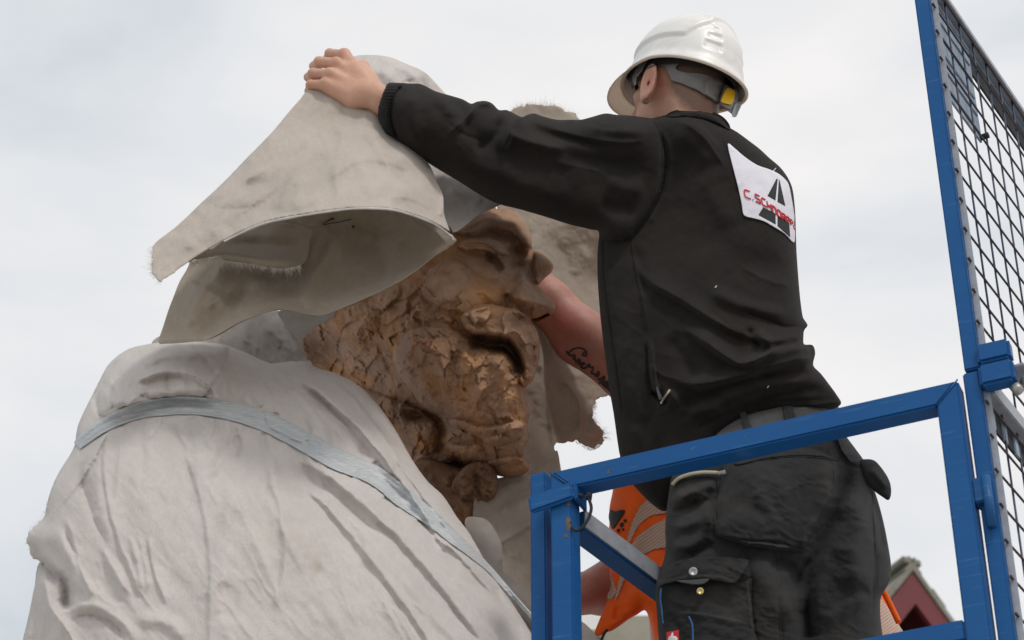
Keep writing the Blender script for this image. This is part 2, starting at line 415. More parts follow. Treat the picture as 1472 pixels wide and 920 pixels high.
# ---------------------------------------------------------------- materials
class MB:
    def __init__(s, name):
        s.m = bpy.data.materials.new(name); s.m.use_nodes = True; s.t = s.m.node_tree; s.N = s.t.nodes; s.L = s.t.links
        s.b = s.N['Principled BSDF']; s.tc = s.N.new('ShaderNodeTexCoord')
    def lk(s, a, b): s.L.new(a, b)
    def noise(s, scale, det=3, rough=0.5, dist=0.0, sc=(1, 1, 1), rot=(0, 0, 0), coord='Object'):
        mp = s.N.new('ShaderNodeMapping'); mp.inputs['Scale'].default_value = sc; mp.inputs['Rotation'].default_value = rot
        s.lk(s.tc.outputs[coord], mp.inputs['Vector']); n = s.N.new('ShaderNodeTexNoise')
        n.inputs['Scale'].default_value = scale; n.inputs['Detail'].default_value = det; n.inputs['Roughness'].default_value = rough; n.inputs['Distortion'].default_value = dist
        s.lk(mp.outputs['Vector'], n.inputs['Vector']); return n.outputs['Fac']
    def attr(s, nm):
        n = s.N.new('ShaderNodeAttribute'); n.attribute_name = nm; return n.outputs['Fac']
    def ramp(s, f, a, b, lo=0.0, hi=1.0):
        n = s.N.new('ShaderNodeMapRange'); n.inputs['From Min'].default_value = a; n.inputs['From Max'].default_value = b
        n.inputs['To Min'].default_value = lo; n.inputs['To Max'].default_value = hi; s.lk(f, n.inputs['Value']); return n.outputs['Result']
    def mix(s, fac, a, b, mode='MIX'):
        n = s.N.new('ShaderNodeMix'); n.data_type = 'RGBA'; n.blend_type = mode
        for k, x in (('Factor', fac), ('A', a), ('B', b)):
            if isinstance(x, (tuple, list)): n.inputs[k].default_value = (*x, 1)
            elif isinstance(x, (int, float)): n.inputs[k].default_value = x
            else: s.lk(x, n.inputs[k])
        return n.outputs['Result']
    def math(s, op, a, b):
        n = s.N.new('ShaderNodeMath'); n.operation = op
        for k, x in ((0, a), (1, b)):
            if isinstance(x, (int, float)): n.inputs[k].default_value = x
            else: s.lk(x, n.inputs[k])
        return n.outputs[0]
    def bump(s, f, strength, dist=0.002, prev=None):
        n = s.N.new('ShaderNodeBump'); n.inputs['Strength'].default_value = strength; n.inputs['Distance'].default_value = dist
        s.lk(f, n.inputs['Height'])
        if prev is not None: s.lk(prev, n.inputs['Normal'])
        return n.outputs['Normal']
    def done(s, col=None, rough=0.8, nrm=None, **kw):
        if col is not None:
            if isinstance(col, tuple): s.b.inputs['Base Color'].default_value = (*col, 1)
            else: s.lk(col, s.b.inputs['Base Color'])
        if isinstance(rough, (int, float)): s.b.inputs['Roughness'].default_value = rough
        else: s.lk(rough, s.b.inputs['Roughness'])
        if nrm is not None: s.lk(nrm, s.b.inputs['Normal'])
        for k, x in kw.items():
            k = k.replace('_', ' '); s.b.inputs[k].default_value = x
        return s.m
def fleece(name, c, c2, grime=(0.36, 0.30, 0.20), trans=0.12, grime_amt=0.35):
    m = MB(name)
    a = m.noise(9, 5, 0.6); b = m.noise(110, 4, 0.7, sc=(1, 1, 0.45)); g = m.noise(3.2, 6, 0.62, 0.6)
    col = m.mix(m.ramp(a, 0.35, 0.68), c, c2)
    col = m.mix(m.ramp(g, 0.52, 0.82, 0, grime_amt), col, grime)
    w1 = m.noise(34, 5, 0.75, 0.5); col = m.mix(m.ramp(w1, 0.30, 0.75, 0.0, 0.26), col, (c[0]*0.72, c[1]*0.70, c[2]*0.68))
    w2 = m.noise(260, 3, 0.8, 1.0, sc=(1, 1, .5)); col = m.mix(m.ramp(w2, 0.35, 0.7, 0.0, 0.35), col, (c2[0]*1.12, c2[1]*1.12, c2[2]*1.12))
    col = m.mix(m.ramp(b, 0.3, 0.75, 0.0, 0.35), col, (c[0]*0.8, c[1]*0.79, c[2]*0.78))
    col = m.mix(m.ramp(m.attr('stain_shade'), 0.0, 1.0, 0, 0.75), col, (grime[0]*0.7, grime[1]*0.66, grime[2]*0.62))
    fib = m.noise(380, 3, 0.75, 0.8, sc=(1, 1, 0.5)); mid = m.noise(70, 5, 0.7)
    nb = m.bump(mid, 0.3, 0.004); nb = m.bump(fib, 0.8, 0.002, nb)
    mat = m.done(col, 0.95, nb, Specular_IOR_Level=0.1, Sheen_Weight=0.25, Sheen_Roughness=0.6)
    if trans:
        tr = m.N.new('ShaderNodeBsdfTranslucent'); m.lk(col, tr.inputs['Color']); ms = m.N.new('ShaderNodeMixShader'); ms.inputs[0].default_value = trans
        o = [n for n in m.N if n.type == 'OUTPUT_MATERIAL'][0]
        m.lk(m.b.outputs[0], ms.inputs[1]); m.lk(tr.outputs[0], ms.inputs[2]); m.lk(ms.outputs[0], o.inputs['Surface'])
    return mat
M_fleece = fleece('off_white_fleece', (0.68, 0.625, 0.59), (0.75, 0.70, 0.665), grime=(0.56, 0.50, 0.42), grime_amt=0.3)
M_hood = fleece('beige_fleece', (0.58, 0.505, 0.44), (0.68, 0.60, 0.53), grime=(0.42, 0.37, 0.29), grime_amt=0.5, trans=0.16)
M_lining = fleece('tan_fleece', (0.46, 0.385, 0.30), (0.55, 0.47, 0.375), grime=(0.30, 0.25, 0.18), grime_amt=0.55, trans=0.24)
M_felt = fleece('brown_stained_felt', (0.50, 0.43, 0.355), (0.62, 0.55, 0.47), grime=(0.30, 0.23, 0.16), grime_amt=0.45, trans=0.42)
M_greycloth = fleece('grey_fleece', (0.46, 0.415, 0.38), (0.56, 0.515, 0.475), grime=(0.33, 0.29, 0.26), grime_amt=0.4, trans=0.15)
m = MB('fleece_fuzz'); M_fuzz = m.done((0.62, 0.58, 0.52), 0.95)
def mk_tape():
    m = MB('silver_grey_tape'); s = m.noise(26, 4, 0.6, 0.4, coord='UV', sc=(0.25, 3.2, 1), rot=(0, 0, -0.45)); f = m.noise(200, 2)
    col = m.mix(m.ramp(s, 0.3, 0.7), (0.38, 0.40, 0.415), (0.58, 0.60, 0.61))
    nb = m.bump(s, 0.25, 0.002); nb = m.bump(f, 0.1, 0.0004, nb)
    return m.done(col, m.ramp(s, 0.3, 0.7, 0.38, 0.6), nb, Specular_IOR_Level=0.55)
M_tape = mk_tape()
def mk_bronze(name, dark=1.0, rusty=0.0):
    m = MB(name)
    big = m.noise(4.5, 5, 0.6, 0.8); mid = m.noise(16, 6, 0.65, 0.6); fin = m.noise(70, 5, 0.7); och = m.noise(7.5, 4, 0.6, 0.5, rot=(0.5, 0.9, 0.2)); rs = m.noise(10, 5, 0.6, 0.3, rot=(1.2, 0.1, 0.7))
    k = dark*1.5
    col = m.mix(m.ramp(mid, 0.32, 0.66), (0.150*k, 0.080*k, 0.044*k), (0.285*k, 0.175*k, 0.112*k))
    col = m.mix(m.ramp(big, 0.45, 0.65, 0, 0.5), col, (0.27*k, 0.185*k, 0.135*k))
    col = m.mix(m.ramp(och, 0.48, 0.66, 0, 0.7), col, (0.33*k, 0.160*k, 0.055*k))
    col = m.mix(m.ramp(rs, 0.58-0.2*rusty, 0.74-0.15*rusty, 0, 0.55), col, (0.22*k, 0.075*k, 0.030*k))
    col = m.mix(m.ramp(fin, 0.35, 0.7, 0, 0.22), col, (0.085*k, 0.05*k, 0.035*k))
    col = m.mix(m.attr('stain_shade'), col, (0.055*k, 0.032*k, 0.022*k))  # darkens the bronze where shade is painted under the beard
    nb = m.bump(mid, 0.15, 0.006); nb = m.bump(fin, 0.3, 0.002, nb)
    return m.done(col, m.ramp(fin, 0.3, 0.7, 0.62, 0.85), nb, Specular_IOR_Level=0.25, Metallic=0.0)
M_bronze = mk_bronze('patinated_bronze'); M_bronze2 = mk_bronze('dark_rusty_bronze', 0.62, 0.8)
def mk_fabric(name, c, c2, sc=900, bump=0.25, sheen=0.3, rough=0.9, dust=None, dust_amt=0.3):
    m = MB(name); a = m.noise(7, 4, 0.6); f = m.noise(sc, 2, 0.6); g = m.noise(30, 5, 0.7)
    col = m.mix(m.ramp(a, 0.3, 0.7), c, c2)
    if dust: col = m.mix(m.ramp(m.noise(5, 6, 0.65, 0.5), 0.52, 0.74, 0, dust_amt), col, dust)
    if dust: col = m.mix(m.ramp(m.attr('stain_shade'), 0, 1, 0, 0.8), col, dust)
    nb = m.bump(g, 0.3, 0.003); nb = m.bump(f, bump*1.5, 0.0016, nb)
    return m.done(col, rough, nb, Sheen_Weight=sheen, Sheen_Roughness=0.5, Specular_IOR_Level=0.15)
M_jacket = mk_fabric('black_fleece_jacket', (0.0145, 0.012, 0.0108), (0.021, 0.0175, 0.0155), 600, 0.7, 0.07, 0.95, dust=(0.028, 0.022, 0.017), dust_amt=0.35)
M_cuff = mk_fabric('black_rib_knit', (0.009, 0.009, 0.010), (0.013, 0.013, 0.014), 900, 0.3, 0.05)
M_trouser = mk_fabric('charcoal_work_canvas', (0.019, 0.0195, 0.021), (0.030, 0.030, 0.0305), 1100, 0.4, 0.08, 0.85, dust=(0.070, 0.058, 0.044), dust_amt=0.45)
M_trouser2 = mk_fabric('black_stretch_canvas', (0.012, 0.012, 0.014), (0.018, 0.018, 0.02), 1100, 0.4, 0.1, 0.85)
M_seam = mk_fabric('grey_stitching', (0.05, 0.047, 0.043), (0.07, 0.065, 0.06), 1500, 0.2, 0.1)
M_belt = mk_fabric('grey_webbing_belt', (0.060, 0.060, 0.062), (0.078, 0.078, 0.08), 1300, 0.4, 0.1, 0.7)
M_orange = mk_fabric('hi_vis_orange', (0.90, 0.115, 0.010), (0.98, 0.15, 0.014), 900, 0.25, 0.1, 0.75)
def mk_stripe():
    m = MB('reflective_stripe'); wv = m.N.new('ShaderNodeTexWave'); wv.wave_type = 'BANDS'; wv.bands_direction = 'Y'
    mp = m.N.new('ShaderNodeMapping'); mp.inputs['Rotation'].default_value = (0, 0, 0.62); m.lk(m.tc.outputs['UV'], mp.inputs['Vector'])
    wv.inputs['Scale'].default_value = 7.6; wv.inputs['Distortion'].default_value = 0.5; wv.inputs['Detail'].default_value = 1; wv.inputs['Detail Scale'].default_value = 1
    m.lk(mp.outputs['Vector'], wv.inputs['Vector'])
    col = m.mix(m.ramp(wv.outputs['Fac'], 0.66, 0.85), (0.46, 0.41, 0.35), (0.60, 0.20, 0.08))
    return m.done(col, 0.55)
M_stripe = mk_stripe()
def mk_skin(name, c, c2, red):
    m = MB(name); a = m.noise(18, 4, 0.6); b = m.noise(60, 4, 0.6); p = m.noise(500, 2, 0.6)
    col = m.mix(m.ramp(a, 0.35, 0.68), c, c2); col = m.mix(m.ramp(b, 0.5, 0.75, 0, 0.35), col, red)
    hr = m.mix(m.ramp(m.noise(900, 2, 0.7), 0.4, 0.6), (0.030, 0.020, 0.014), (0.10, 0.060, 0.042))
    col = m.mix(m.attr('hair'), col, hr); col = m.mix(m.attr('flush'), col, (red[0], red[1]*0.8, red[2]*0.8))
    vn = m.noise(38, 3, 0.5, 1.2); nb = m.bump(vn, 0.22, 0.004); nb = m.bump(b, 0.2, 0.003, nb); nb = m.bump(p, 0.35, 0.0010, nb)
    return m.done(col, 0.5, nb, Subsurface_Weight=0.12, Subsurface_Scale=0.01, Specular_IOR_Level=0.4)
M_skin = mk_skin('tanned_skin', (0.56, 0.315, 0.215), (0.66, 0.395, 0.285), (0.54, 0.23, 0.16))
M_skin2 = mk_skin('sunburnt_skin', (0.42, 0.185, 0.140), (0.52, 0.245, 0.190), (0.45, 0.135, 0.11))
m = MB('tattoo_ink'); M_ink = m.done((0.050, 0.042, 0.046), 0.6)
def mk_helmet():
    m = MB('white_helmet_plastic'); a = m.noise(25, 5, 0.7); s = m.noise(90, 3, 0.6, sc=(1, 0.2, 1))
    col = m.mix(m.ramp(a, 0.48, 0.72, 0, 0.45), (0.80, 0.79, 0.765), (0.60, 0.565, 0.51))
    return m.done(col, m.ramp(s, 0.3, 0.7, 0.3, 0.48), m.bump(a, 0.03, 0.002))
M_helmet = mk_helmet()
m = MB('cream_rim'); M_cream = m.done(m.mix(m.ramp(m.noise(40, 4), 0.3, 0.7), (0.80, 0.72, 0.64), (0.74, 0.65, 0.56)), 0.5)
tr = m.N.new('ShaderNodeBsdfTranslucent'); tr.inputs['Color'].default_value = (.85, .78, .70, 1); ms = m.N.new('ShaderNodeMixShader'); ms.inputs[0].default_value = .4
m.lk(m.b.outputs[0], ms.inputs[1]); m.lk(tr.outputs[0], ms.inputs[2]); m.lk(ms.outputs[0], [n for n in m.N if n.type == 'OUTPUT_MATERIAL'][0].inputs['Surface'])
m = MB('grey_strap_plastic'); M_strap = m.done(m.mix(m.ramp(m.noise(50, 3), 0.3, 0.7), (0.17, 0.165, 0.16), (0.21, 0.205, 0.20)), 0.45)
m = MB('dark_pad'); M_dark = m.done((0.022, 0.02, 0.02), 0.8)
m = MB('yellow_plastic'); M_yellow = m.done((0.85, 0.48, 0.01), 0.4)
def mk_blue(name, c, wear=0.5):
    m = MB(name); a = m.noise(6, 4, 0.6); ch = m.noise(38, 6, 0.75); sc_ = m.noise(60, 4, 0.6, sc=(0.15, 0.15, 2.5)); o = m.noise(150, 4, 0.7)
    col = m.mix(m.ramp(a, 0.3, 0.7), c, (c[0]*1.25, c[1]*1.15, c[2]*1.08))
    col = m.mix(m.ramp(sc_, 0.60, 0.72, 0, 0.35), col, (0.12, 0.22, 0.38))
    col = m.mix(m.ramp(ch, 0.685, 0.71, 0, wear), col, (0.20, 0.17, 0.13))
    return m.done(col, m.ramp(a, 0.3, 0.7, 0.36, 0.5), m.bump(o, 0.05, 0.001), Specular_IOR_Level=0.22)
M_blue = mk_blue('blue_paint', (0.009, 0.085, 0.265)); M_blue2 = mk_blue('blue_paint_far', (0.010, 0.076, 0.225))
m = MB('galvanised_steel'); M_galv = m.done(m.mix(m.ramp(m.noise(60, 5, 0.7), 0.3, 0.7), (0.29, 0.31, 0.35), (0.40, 0.42, 0.46)), 0.5, Metallic=0.25)
m = MB('blue_grey_plate'); M_plate = m.done(m.mix(m.ramp(m.noise(12, 5, 0.7), 0.3, 0.7), (0.20, 0.26, 0.34), (0.29, 0.35, 0.43)), 0.6)
m = MB('dark_steel_wire'); M_wire = m.done(m.mix(m.ramp(m.noise(40, 4), 0.4, 0.7), (0.030, 0.036, 0.052), (0.10, 0.06, 0.045)), 0.5, Metallic=0.3)
m = MB('blue_wire'); M_wireb = m.done(m.mix(m.ramp(m.noise(40, 4), 0.45, 0.7), (0.025, 0.045, 0.095), (0.05, 0.045, 0.055)), 0.5)
m = MB('dark_slot'); M_slot = m.done((0.012, 0.014, 0.022), 0.8)
m = MB('rusty_chipped_spot'); M_rust = m.done(m.mix(m.ramp(m.noise(200, 4, 0.7), 0.3, 0.7), (0.20, 0.15, 0.08), (0.09, 0.05, 0.025)), 0.85)
m = MB('brass'); M_brass = m.done((0.62, 0.48, 0.22), 0.35, Metallic=0.8)
m = MB('pewter'); M_pewter = m.done((0.42, 0.41, 0.40), 0.4, Metallic=0.5)
m = MB('white_emblem_cloth'); M_patch = m.done(m.mix(m.ramp(m.noise(30, 4), 0.3, 0.7), (0.74, 0.72, 0.80), (0.82, 0.80, 0.86)), 0.85, m.bump(m.noise(900, 2), 0.2, 0.0005))
m = MB('red_thread'); M_red = m.done((0.62, 0.03, 0.05), 0.8)
m = MB('black_thread'); M_black = m.done((0.022, 0.025, 0.025), 0.85)
m = MB('red_label'); M_redlabel = m.done((0.62, 0.025, 0.03), 0.7)
m = MB('white_thread'); M_white = m.done((0.78, 0.76, 0.72), 0.8)
m = MB('blue_thread'); M_bluethread = m.done((0.02, 0.12, 0.30), 0.7)
m = MB('beige_cord'); M_cord = m.done((0.42, 0.36, 0.26), 0.8)
m = MB('red_painted_wood'); M_redwood = m.done(m.mix(m.ramp(m.noise(2.5, 5), 0.3, 0.7), (0.12, 0.016, 0.020), (0.15, 0.024, 0.028)), 0.6)
m = MB('dark_red_wall'); M_redwall = m.done(m.mix(m.ramp(m.noise(1.5, 5), 0.3, 0.7), (0.085, 0.012, 0.016), (0.11, 0.02, 0.022)), 0.8)
m = MB('mossy_slate'); M_slate = m.done(m.mix(m.ramp(m.noise(3, 6, 0.7), 0.35, 0.65), (0.16, 0.155, 0.125), (0.25, 0.24, 0.205)), 0.85)
m = MB('olive_stone_wall'); M_stone = m.done(m.mix(m.ramp(m.noise(2.2, 6, 0.7), 0.35, 0.65), (0.24, 0.23, 0.18), (0.34, 0.32, 0.26)), 0.9)
m = MB('white_render'); M_render = m.done(m.mix(m.ramp(m.noise(2, 5, 0.7), 0.35, 0.65), (0.66, 0.66, 0.64), (0.74, 0.74, 0.73)), 0.8)
m = MB('paving'); M_paving = m.done(m.mix(m.ramp(m.noise(1.2, 6, 0.7), 0.35, 0.65), (0.38, 0.36, 0.34), (0.46, 0.44, 0.41)), 0.9)
m = MB('window_glass'); M_glass = m.done((0.03, 0.035, 0.04), 0.1)
# ---------------------------------------------------------------- ground
def flat(name, x0, x1, y0, y1, z, mat):
    me = bpy.data.meshes.new(name); me.from_pydata([(x0, y0, z), (x1, y0, z), (x1, y1, z), (x0, y1, z)], [], [(0, 1, 2, 3)]); return link(name, me, mat, None, False)
g = flat('ground', -600, 600, -600, 600, 0.0, M_paving); g['kind'] = 'structure'

# ---------------------------------------------------------------- the red gable house far behind
YH = 20.0
A = PV(1311, 806, YH)
A += Vector((-0.22, 0.45, -0.10))
hb = empty('gabled_house', (A.x, A.y, 0), 'red gabled house with a mossy slate roof far behind the lift', 'house')
gd = Vector((0.90, 0.45, 0)); gd.normalize()                            # along the gable front
rd = Vector((0.45, -0.90, 0)); rd.normalize()                           # out of the gable, towards the viewer; ridge runs the other way
def gp(s, z, o=0.0): return Vector((A.x, A.y, z))+gd*s+rd*o
slp = 1.30; hw = 1.9; zA = A.z; ze = zA-hw*slp
back = 7.0
slab('wall', [gp(-hw+.1, 0), gp(hw-.1, 0), gp(hw-.1, ze+.05), gp(0, zA-.28), gp(-hw+.1, ze+.05)], -rd*back, M_redwall, hb)
for s in (-1, 1):
    slab('fascia', [gp(0, zA-.02, .42), gp(0, zA-.36, .42), gp(s*hw*1.12, ze-.52, .42), gp(s*hw*1.12, ze-.22, .42)], rd*.06, M_redwood, hb)
    rf = slab('roof', [gp(0, zA, .5), gp(s*hw*1.16, ze-.26, .5), gp(s*hw*1.16, ze-.26, -back), gp(0, zA, -back)], Vector((0, 0, .08)), M_slate, hb)
    slab('soffit', [gp(0, zA-.03, .44), gp(s*hw*1.14, ze-.27, .44), gp(s*hw*1.14, ze-.27, -.2), gp(0, zA-.03, -.2)], Vector((0, 0, -.03)), M_redwall, hb)
    for k in range(9):
        t0 = (k+.12)/9; q = gp(s*hw*1.16*t0, zA-(zA-ze+.26)*t0+.095, .5); q2 = q-rd*(back+.5)
        bar('slate_course', q, q2, .22, .02, gd*s-Vector((0, 0, slp)), M_slate, rf, 0)
bar('ridge_cap', gp(0, zA+.1, .5), gp(0, zA+.1, -back), .22, .07, gd, M_slate, hb, .01)
wf = slab('window', [gp(-.5, ze-2.2, .03), gp(.5, ze-2.2, .03), gp(.5, ze-.9, .03), gp(-.5, ze-.9, .03)], rd*.05, M_render, hb)
slab('pane', [gp(-.42, ze-2.12, .085), gp(.42, ze-2.12, .085), gp(.42, ze-.98, .085), gp(-.42, ze-.98, .085)], rd*.01, M_glass, wf)
# low building seen between the legs of the two men
YB = 13.0; B0 = PV(700, 885, YB); B1 = PV(1010, 885, YB)
sb = empty('stone_building', ((B0.x+B1.x)/2, YB, 0), 'olive grey stone building glimpsed under the orange vest hem', 'building')
slab('wall', [(B0.x-.5, YB, 0), (B1.x+.9, YB, 0), (B1.x+.9, YB, B0.z), (B0.x-.5, YB, B0.z)], (0, 5, 0), M_stone, sb)
rp = slab('parapet', [(B0.x-.6, YB-.12, B0.z-.16), (PV(868, 889, YB).x, YB-.12, B0.z-.16), (PV(862, 889, YB).x, YB-.12, B0.z+.01), (B0.x-.6, YB-.12, B0.z+.01)], (0, .1, 0), M_render, sb)
for r in range(7):
    for k in range(13):
        x0 = B0.x-.5+k*.32+(r % 2)*.16+random.uniform(-.02, .02)
        if x0+.3 > B1.x+.85: continue
        z1 = B0.z-.20-r*.17
        slab('stone', [(x0, YB, z1-.15), (x0+.29, YB, z1-.15), (x0+.29, YB, z1), (x0, YB, z1)], (0, -.02-random.random()*.02, 0), M_stone, sb, .008)
# ---------------------------------------------------------------- the giant bronze head
stat = empty('bronze_statue', (-0.15, 4.1, 0), 'giant rough bronze bearded head half unveiled from fleece sheets', 'statue')
def make_dabs(n, amp, seed, flow, smin_=4, smax=16, region=None):
    def f(U, V, used, step, u0, v0):
        h = np.zeros_like(U); r = np.random.RandomState(seed); jj, ii = np.nonzero(used); ny, nx = U.shape
        for _ in range(n):
            k = r.randint(len(jj)); cu = U[jj[k], ii[k]]; cv = V[jj[k], ii[k]]
            wgt = 1.0 if region is None else region(cu, cv)
            if r.rand() > wgt: continue
            a = flow(cu, cv)+r.randn()*0.5; L_ = r.uniform(smin_, smax); W_ = L_*r.uniform(0.35, 0.8); R_ = int(L_*1.6/step)+2
            j0, j1, i0, i1 = max(jj[k]-R_, 0), min(jj[k]+R_, ny), max(ii[k]-R_, 0), min(ii[k]+R_, nx)
            x = U[j0:j1, i0:i1]-cu; y = V[j0:j1, i0:i1]-cv; ca, sa = math.cos(a), math.sin(a)
            p = (x*ca+y*sa)/L_; q = (-x*sa+y*ca)/W_
            rr = np.sqrt(p*p+q*q)+0.16*np.sin(5*np.arctan2(q, p)+r.rand()*6)+0.1*np.sin(9*np.arctan2(q, p)+r.rand()*6)
            m = np.clip((1-rr)/0.08, 0, 1); m = m*m*(3-2*m)
            s = (0.45+0.55*q) if r.rand() < 0.7 else (0.45+0.55*p)
            h[j0:j1, i0:i1] += amp*r.uniform(0.35, 1.1)*(L_/smax)**0.5*m*s*(1 if r.rand() < 0.85 else -0.6)
        return h
    return f
def flow(u, v): return math.radians(55+0.08*(u-600)+0.03*(v-500))
head_out = [(712, 297), (730, 300), (748, 311), (758, 324), (764, 342), (766, 358), (776, 361), (786, 369), (795, 380), (793, 391), (784, 399), (776, 408),
            (774, 411), (781, 419), (790, 428), (797, 436), (796, 448), (786, 456), (772, 462), (764, 462), (770, 472), (775, 488), (776, 510), (771, 532), (766, 547), (757, 557), (755, 566), (757, 576),
            (762, 594), (758, 612), (761, 628), (756, 640), (753, 656), (761, 673), (748, 684), (728, 686), (708, 684), (700, 700), (690, 722), (676, 742), (650, 735),
            (610, 720), (560, 670), (510, 610), (460, 560), (425, 520), (412, 450), (412, 350), (430, 260), (480, 190), (550, 155), (630, 160), (690, 200), (722, 250)]
def headtop(u, v): return 1.0 if v > 470 or u < 620 else 0.08
fd = make_dabs(600, 0.0060, 11, flow, 5, 20, headtop); fd2 = make_dabs(900, 0.0020, 12, flow, 2.5, 8)
fd3 = make_dabs(130, 0.016, 13, flow, 16, 34, lambda u, v: 1.0 if (v > 400+0.35*(700-u)) else 0.0)
def hd(U, V, used, step, u0, v0): return fd(U, V, used, step, u0, v0)+fd2(U, V, used, step, u0, v0)+fd3(U, V, used, step, u0, v0)
S = [
    # forehead and brow
    ('pad', [(655, 332), (680, 318), (712, 306), (745, 312), (760, 330), (764, 352), (752, 352), (735, 336), (705, 330), (678, 338)], 0.030, 13),
    ('r', [(668, 326), (700, 315), (735, 318), (755, 332)], 0.016, 7),
    # eye: lid hood, eyeball, socket
    ('f', [(728, 368), (702, 351), (676, 347), (656, 350)], 0.014, 10, {'sh': .25}),
    ('pad', [(660, 349), (685, 341), (712, 345), (730, 362), (732, 368), (715, 366), (690, 360), (668, 360)], 0.016, 5),
    ('r', [(694, 368), (712, 376), (722, 392)], -0.024, 5.5),
    ('r', [(668, 364), (690, 364), (715, 372)], -0.010, 4),
    ('r', [(738, 350), (744, 372), (740, 390)], -0.030, 11),
    ('r', [(735, 345), (752, 362), (760, 378)], -0.014, 8),
    ('r', [(672, 392), (700, 402), (724, 400)], -0.008, 7),
    # far brow and socket edge
    ('pad', [(768, 361), (786, 369), (797, 381), (793, 392), (776, 409), (768, 400), (765, 380)], 0.026, 5),
    ('c', [(764, 352), (766, 378), (771, 402)], -0.016, 4, {'ta': .1, 'tb': .1}),
    # nose
    ('flat', [(742, 390), (757, 388), (774, 408), (799, 434), (797, 449), (775, 455), (752, 450), (738, 440), (730, 425)], 0.050, 24),
    ('c', [(758, 392), (776, 412), (795, 436)], 0.014, 6, {'ta': .3, 'tb': .05}),
    ('pad', [(736, 428), (752, 425), (768, 434), (772, 446), (752, 450), (736, 444)], 0.010, 7),
    ('r', [(726, 420), (730, 436), (726, 446)], -0.014, 6),
    ('f', [(740, 452), (762, 460), (792, 453)], -0.030, 7, {'sh': .6, 'ta': .15, 'tb': .1}),
    # cheek
    ('pad', [(610, 395), (650, 372), (690, 395), (725, 410), (720, 436), (690, 446), (650, 448), (612, 430)], 0.022, 45),
    ('r', [(622, 392), (636, 412), (640, 440)], 0.010, 9),
    ('r', [(690, 410), (712, 432), (716, 440)], 0.007, 7),
    # moustache roof with its deep shade
    ('pad', [(662, 456), (676, 444), (700, 438), (722, 440), (745, 444), (762, 458), (775, 480), (778, 512), (768, 548), (757, 558), (747, 549), (752, 530), (744, 506), (728, 488), (704, 482), (676, 480)], 0.046, 7),
    ('pad', [(676, 446), (700, 441), (706, 452), (700, 462), (680, 464)], 0.008, 4),
    ('r', [(672, 490), (700, 495), (728, 500), (742, 520), (744, 542)], -0.042, 8, {'ta': .1, 'tb': .08}),
    ('r', [(735, 470), (756, 492), (764, 522)], 0.010, 6),
    ('c', [(752, 470), (768, 500), (764, 545)], -0.012, 4),
    # beard masses
    ('pad', [(580, 480), (640, 470), (700, 498), (738, 512), (752, 545), (758, 580), (763, 598), (752, 625), (715, 640), (670, 620), (625, 600), (590, 560), (565, 520)], 0.055, 40),
    ('r', [(700, 505), (722, 528), (730, 560), (745, 600)], 0.020, 14),
    ('r', [(655, 500), (680, 535), (700, 580)], 0.012, 14),
    ('r', [(600, 470), (630, 520), (660, 565)], 0.012, 16),
    ('r', [(570, 440), (596, 490), (620, 530)], 0.010, 14),
    ('f', [(752, 632), (715, 622), (680, 636), (634, 640), (630, 690)], -0.018, 10, {'sh': .4}),
    ('pad', [(640, 602), (700, 612), (752, 606), (760, 640), (756, 662), (730, 668), (690, 668), (655, 655), (634, 635)], 0.030, 14),
    ('r', [(575, 588), (600, 598), (632, 602), (640, 640)], -0.030, 9),
    ('pad', [(520, 560), (560, 572), (605, 590), (628, 610), (628, 645), (600, 665), (570, 640), (535, 605)], 0.030, 18),
    ('pad', [(700, 664), (740, 656), (762, 672), (748, 686), (718, 690), (698, 682)], 0.020, 7),
    ('r', [(640, 668), (672, 676), (700, 672)], -0.035, 10),
    ('r', [(450, 480), (500, 540), (560, 580)], -0.045, 30),
    ('r', [(540, 440), (500, 480), (470, 500)], 0.014, 20),
]
for k in range(26):                                                       # long tool strokes through the beard
    r_ = random.random; u = 470+r_()*250; v = 420+r_()*170; a = flow(u, v)+(r_()-.5)*.7; l = 22+r_()*40
    S.append(('r', [(u, v), (u+math.cos(a)*l*.5+4*(r_()-.5), v+math.sin(a)*l*.5), (u+math.cos(a)*l, v+math.sin(a)*l)], (r_()-.35)*0.014, 3+r_()*4))
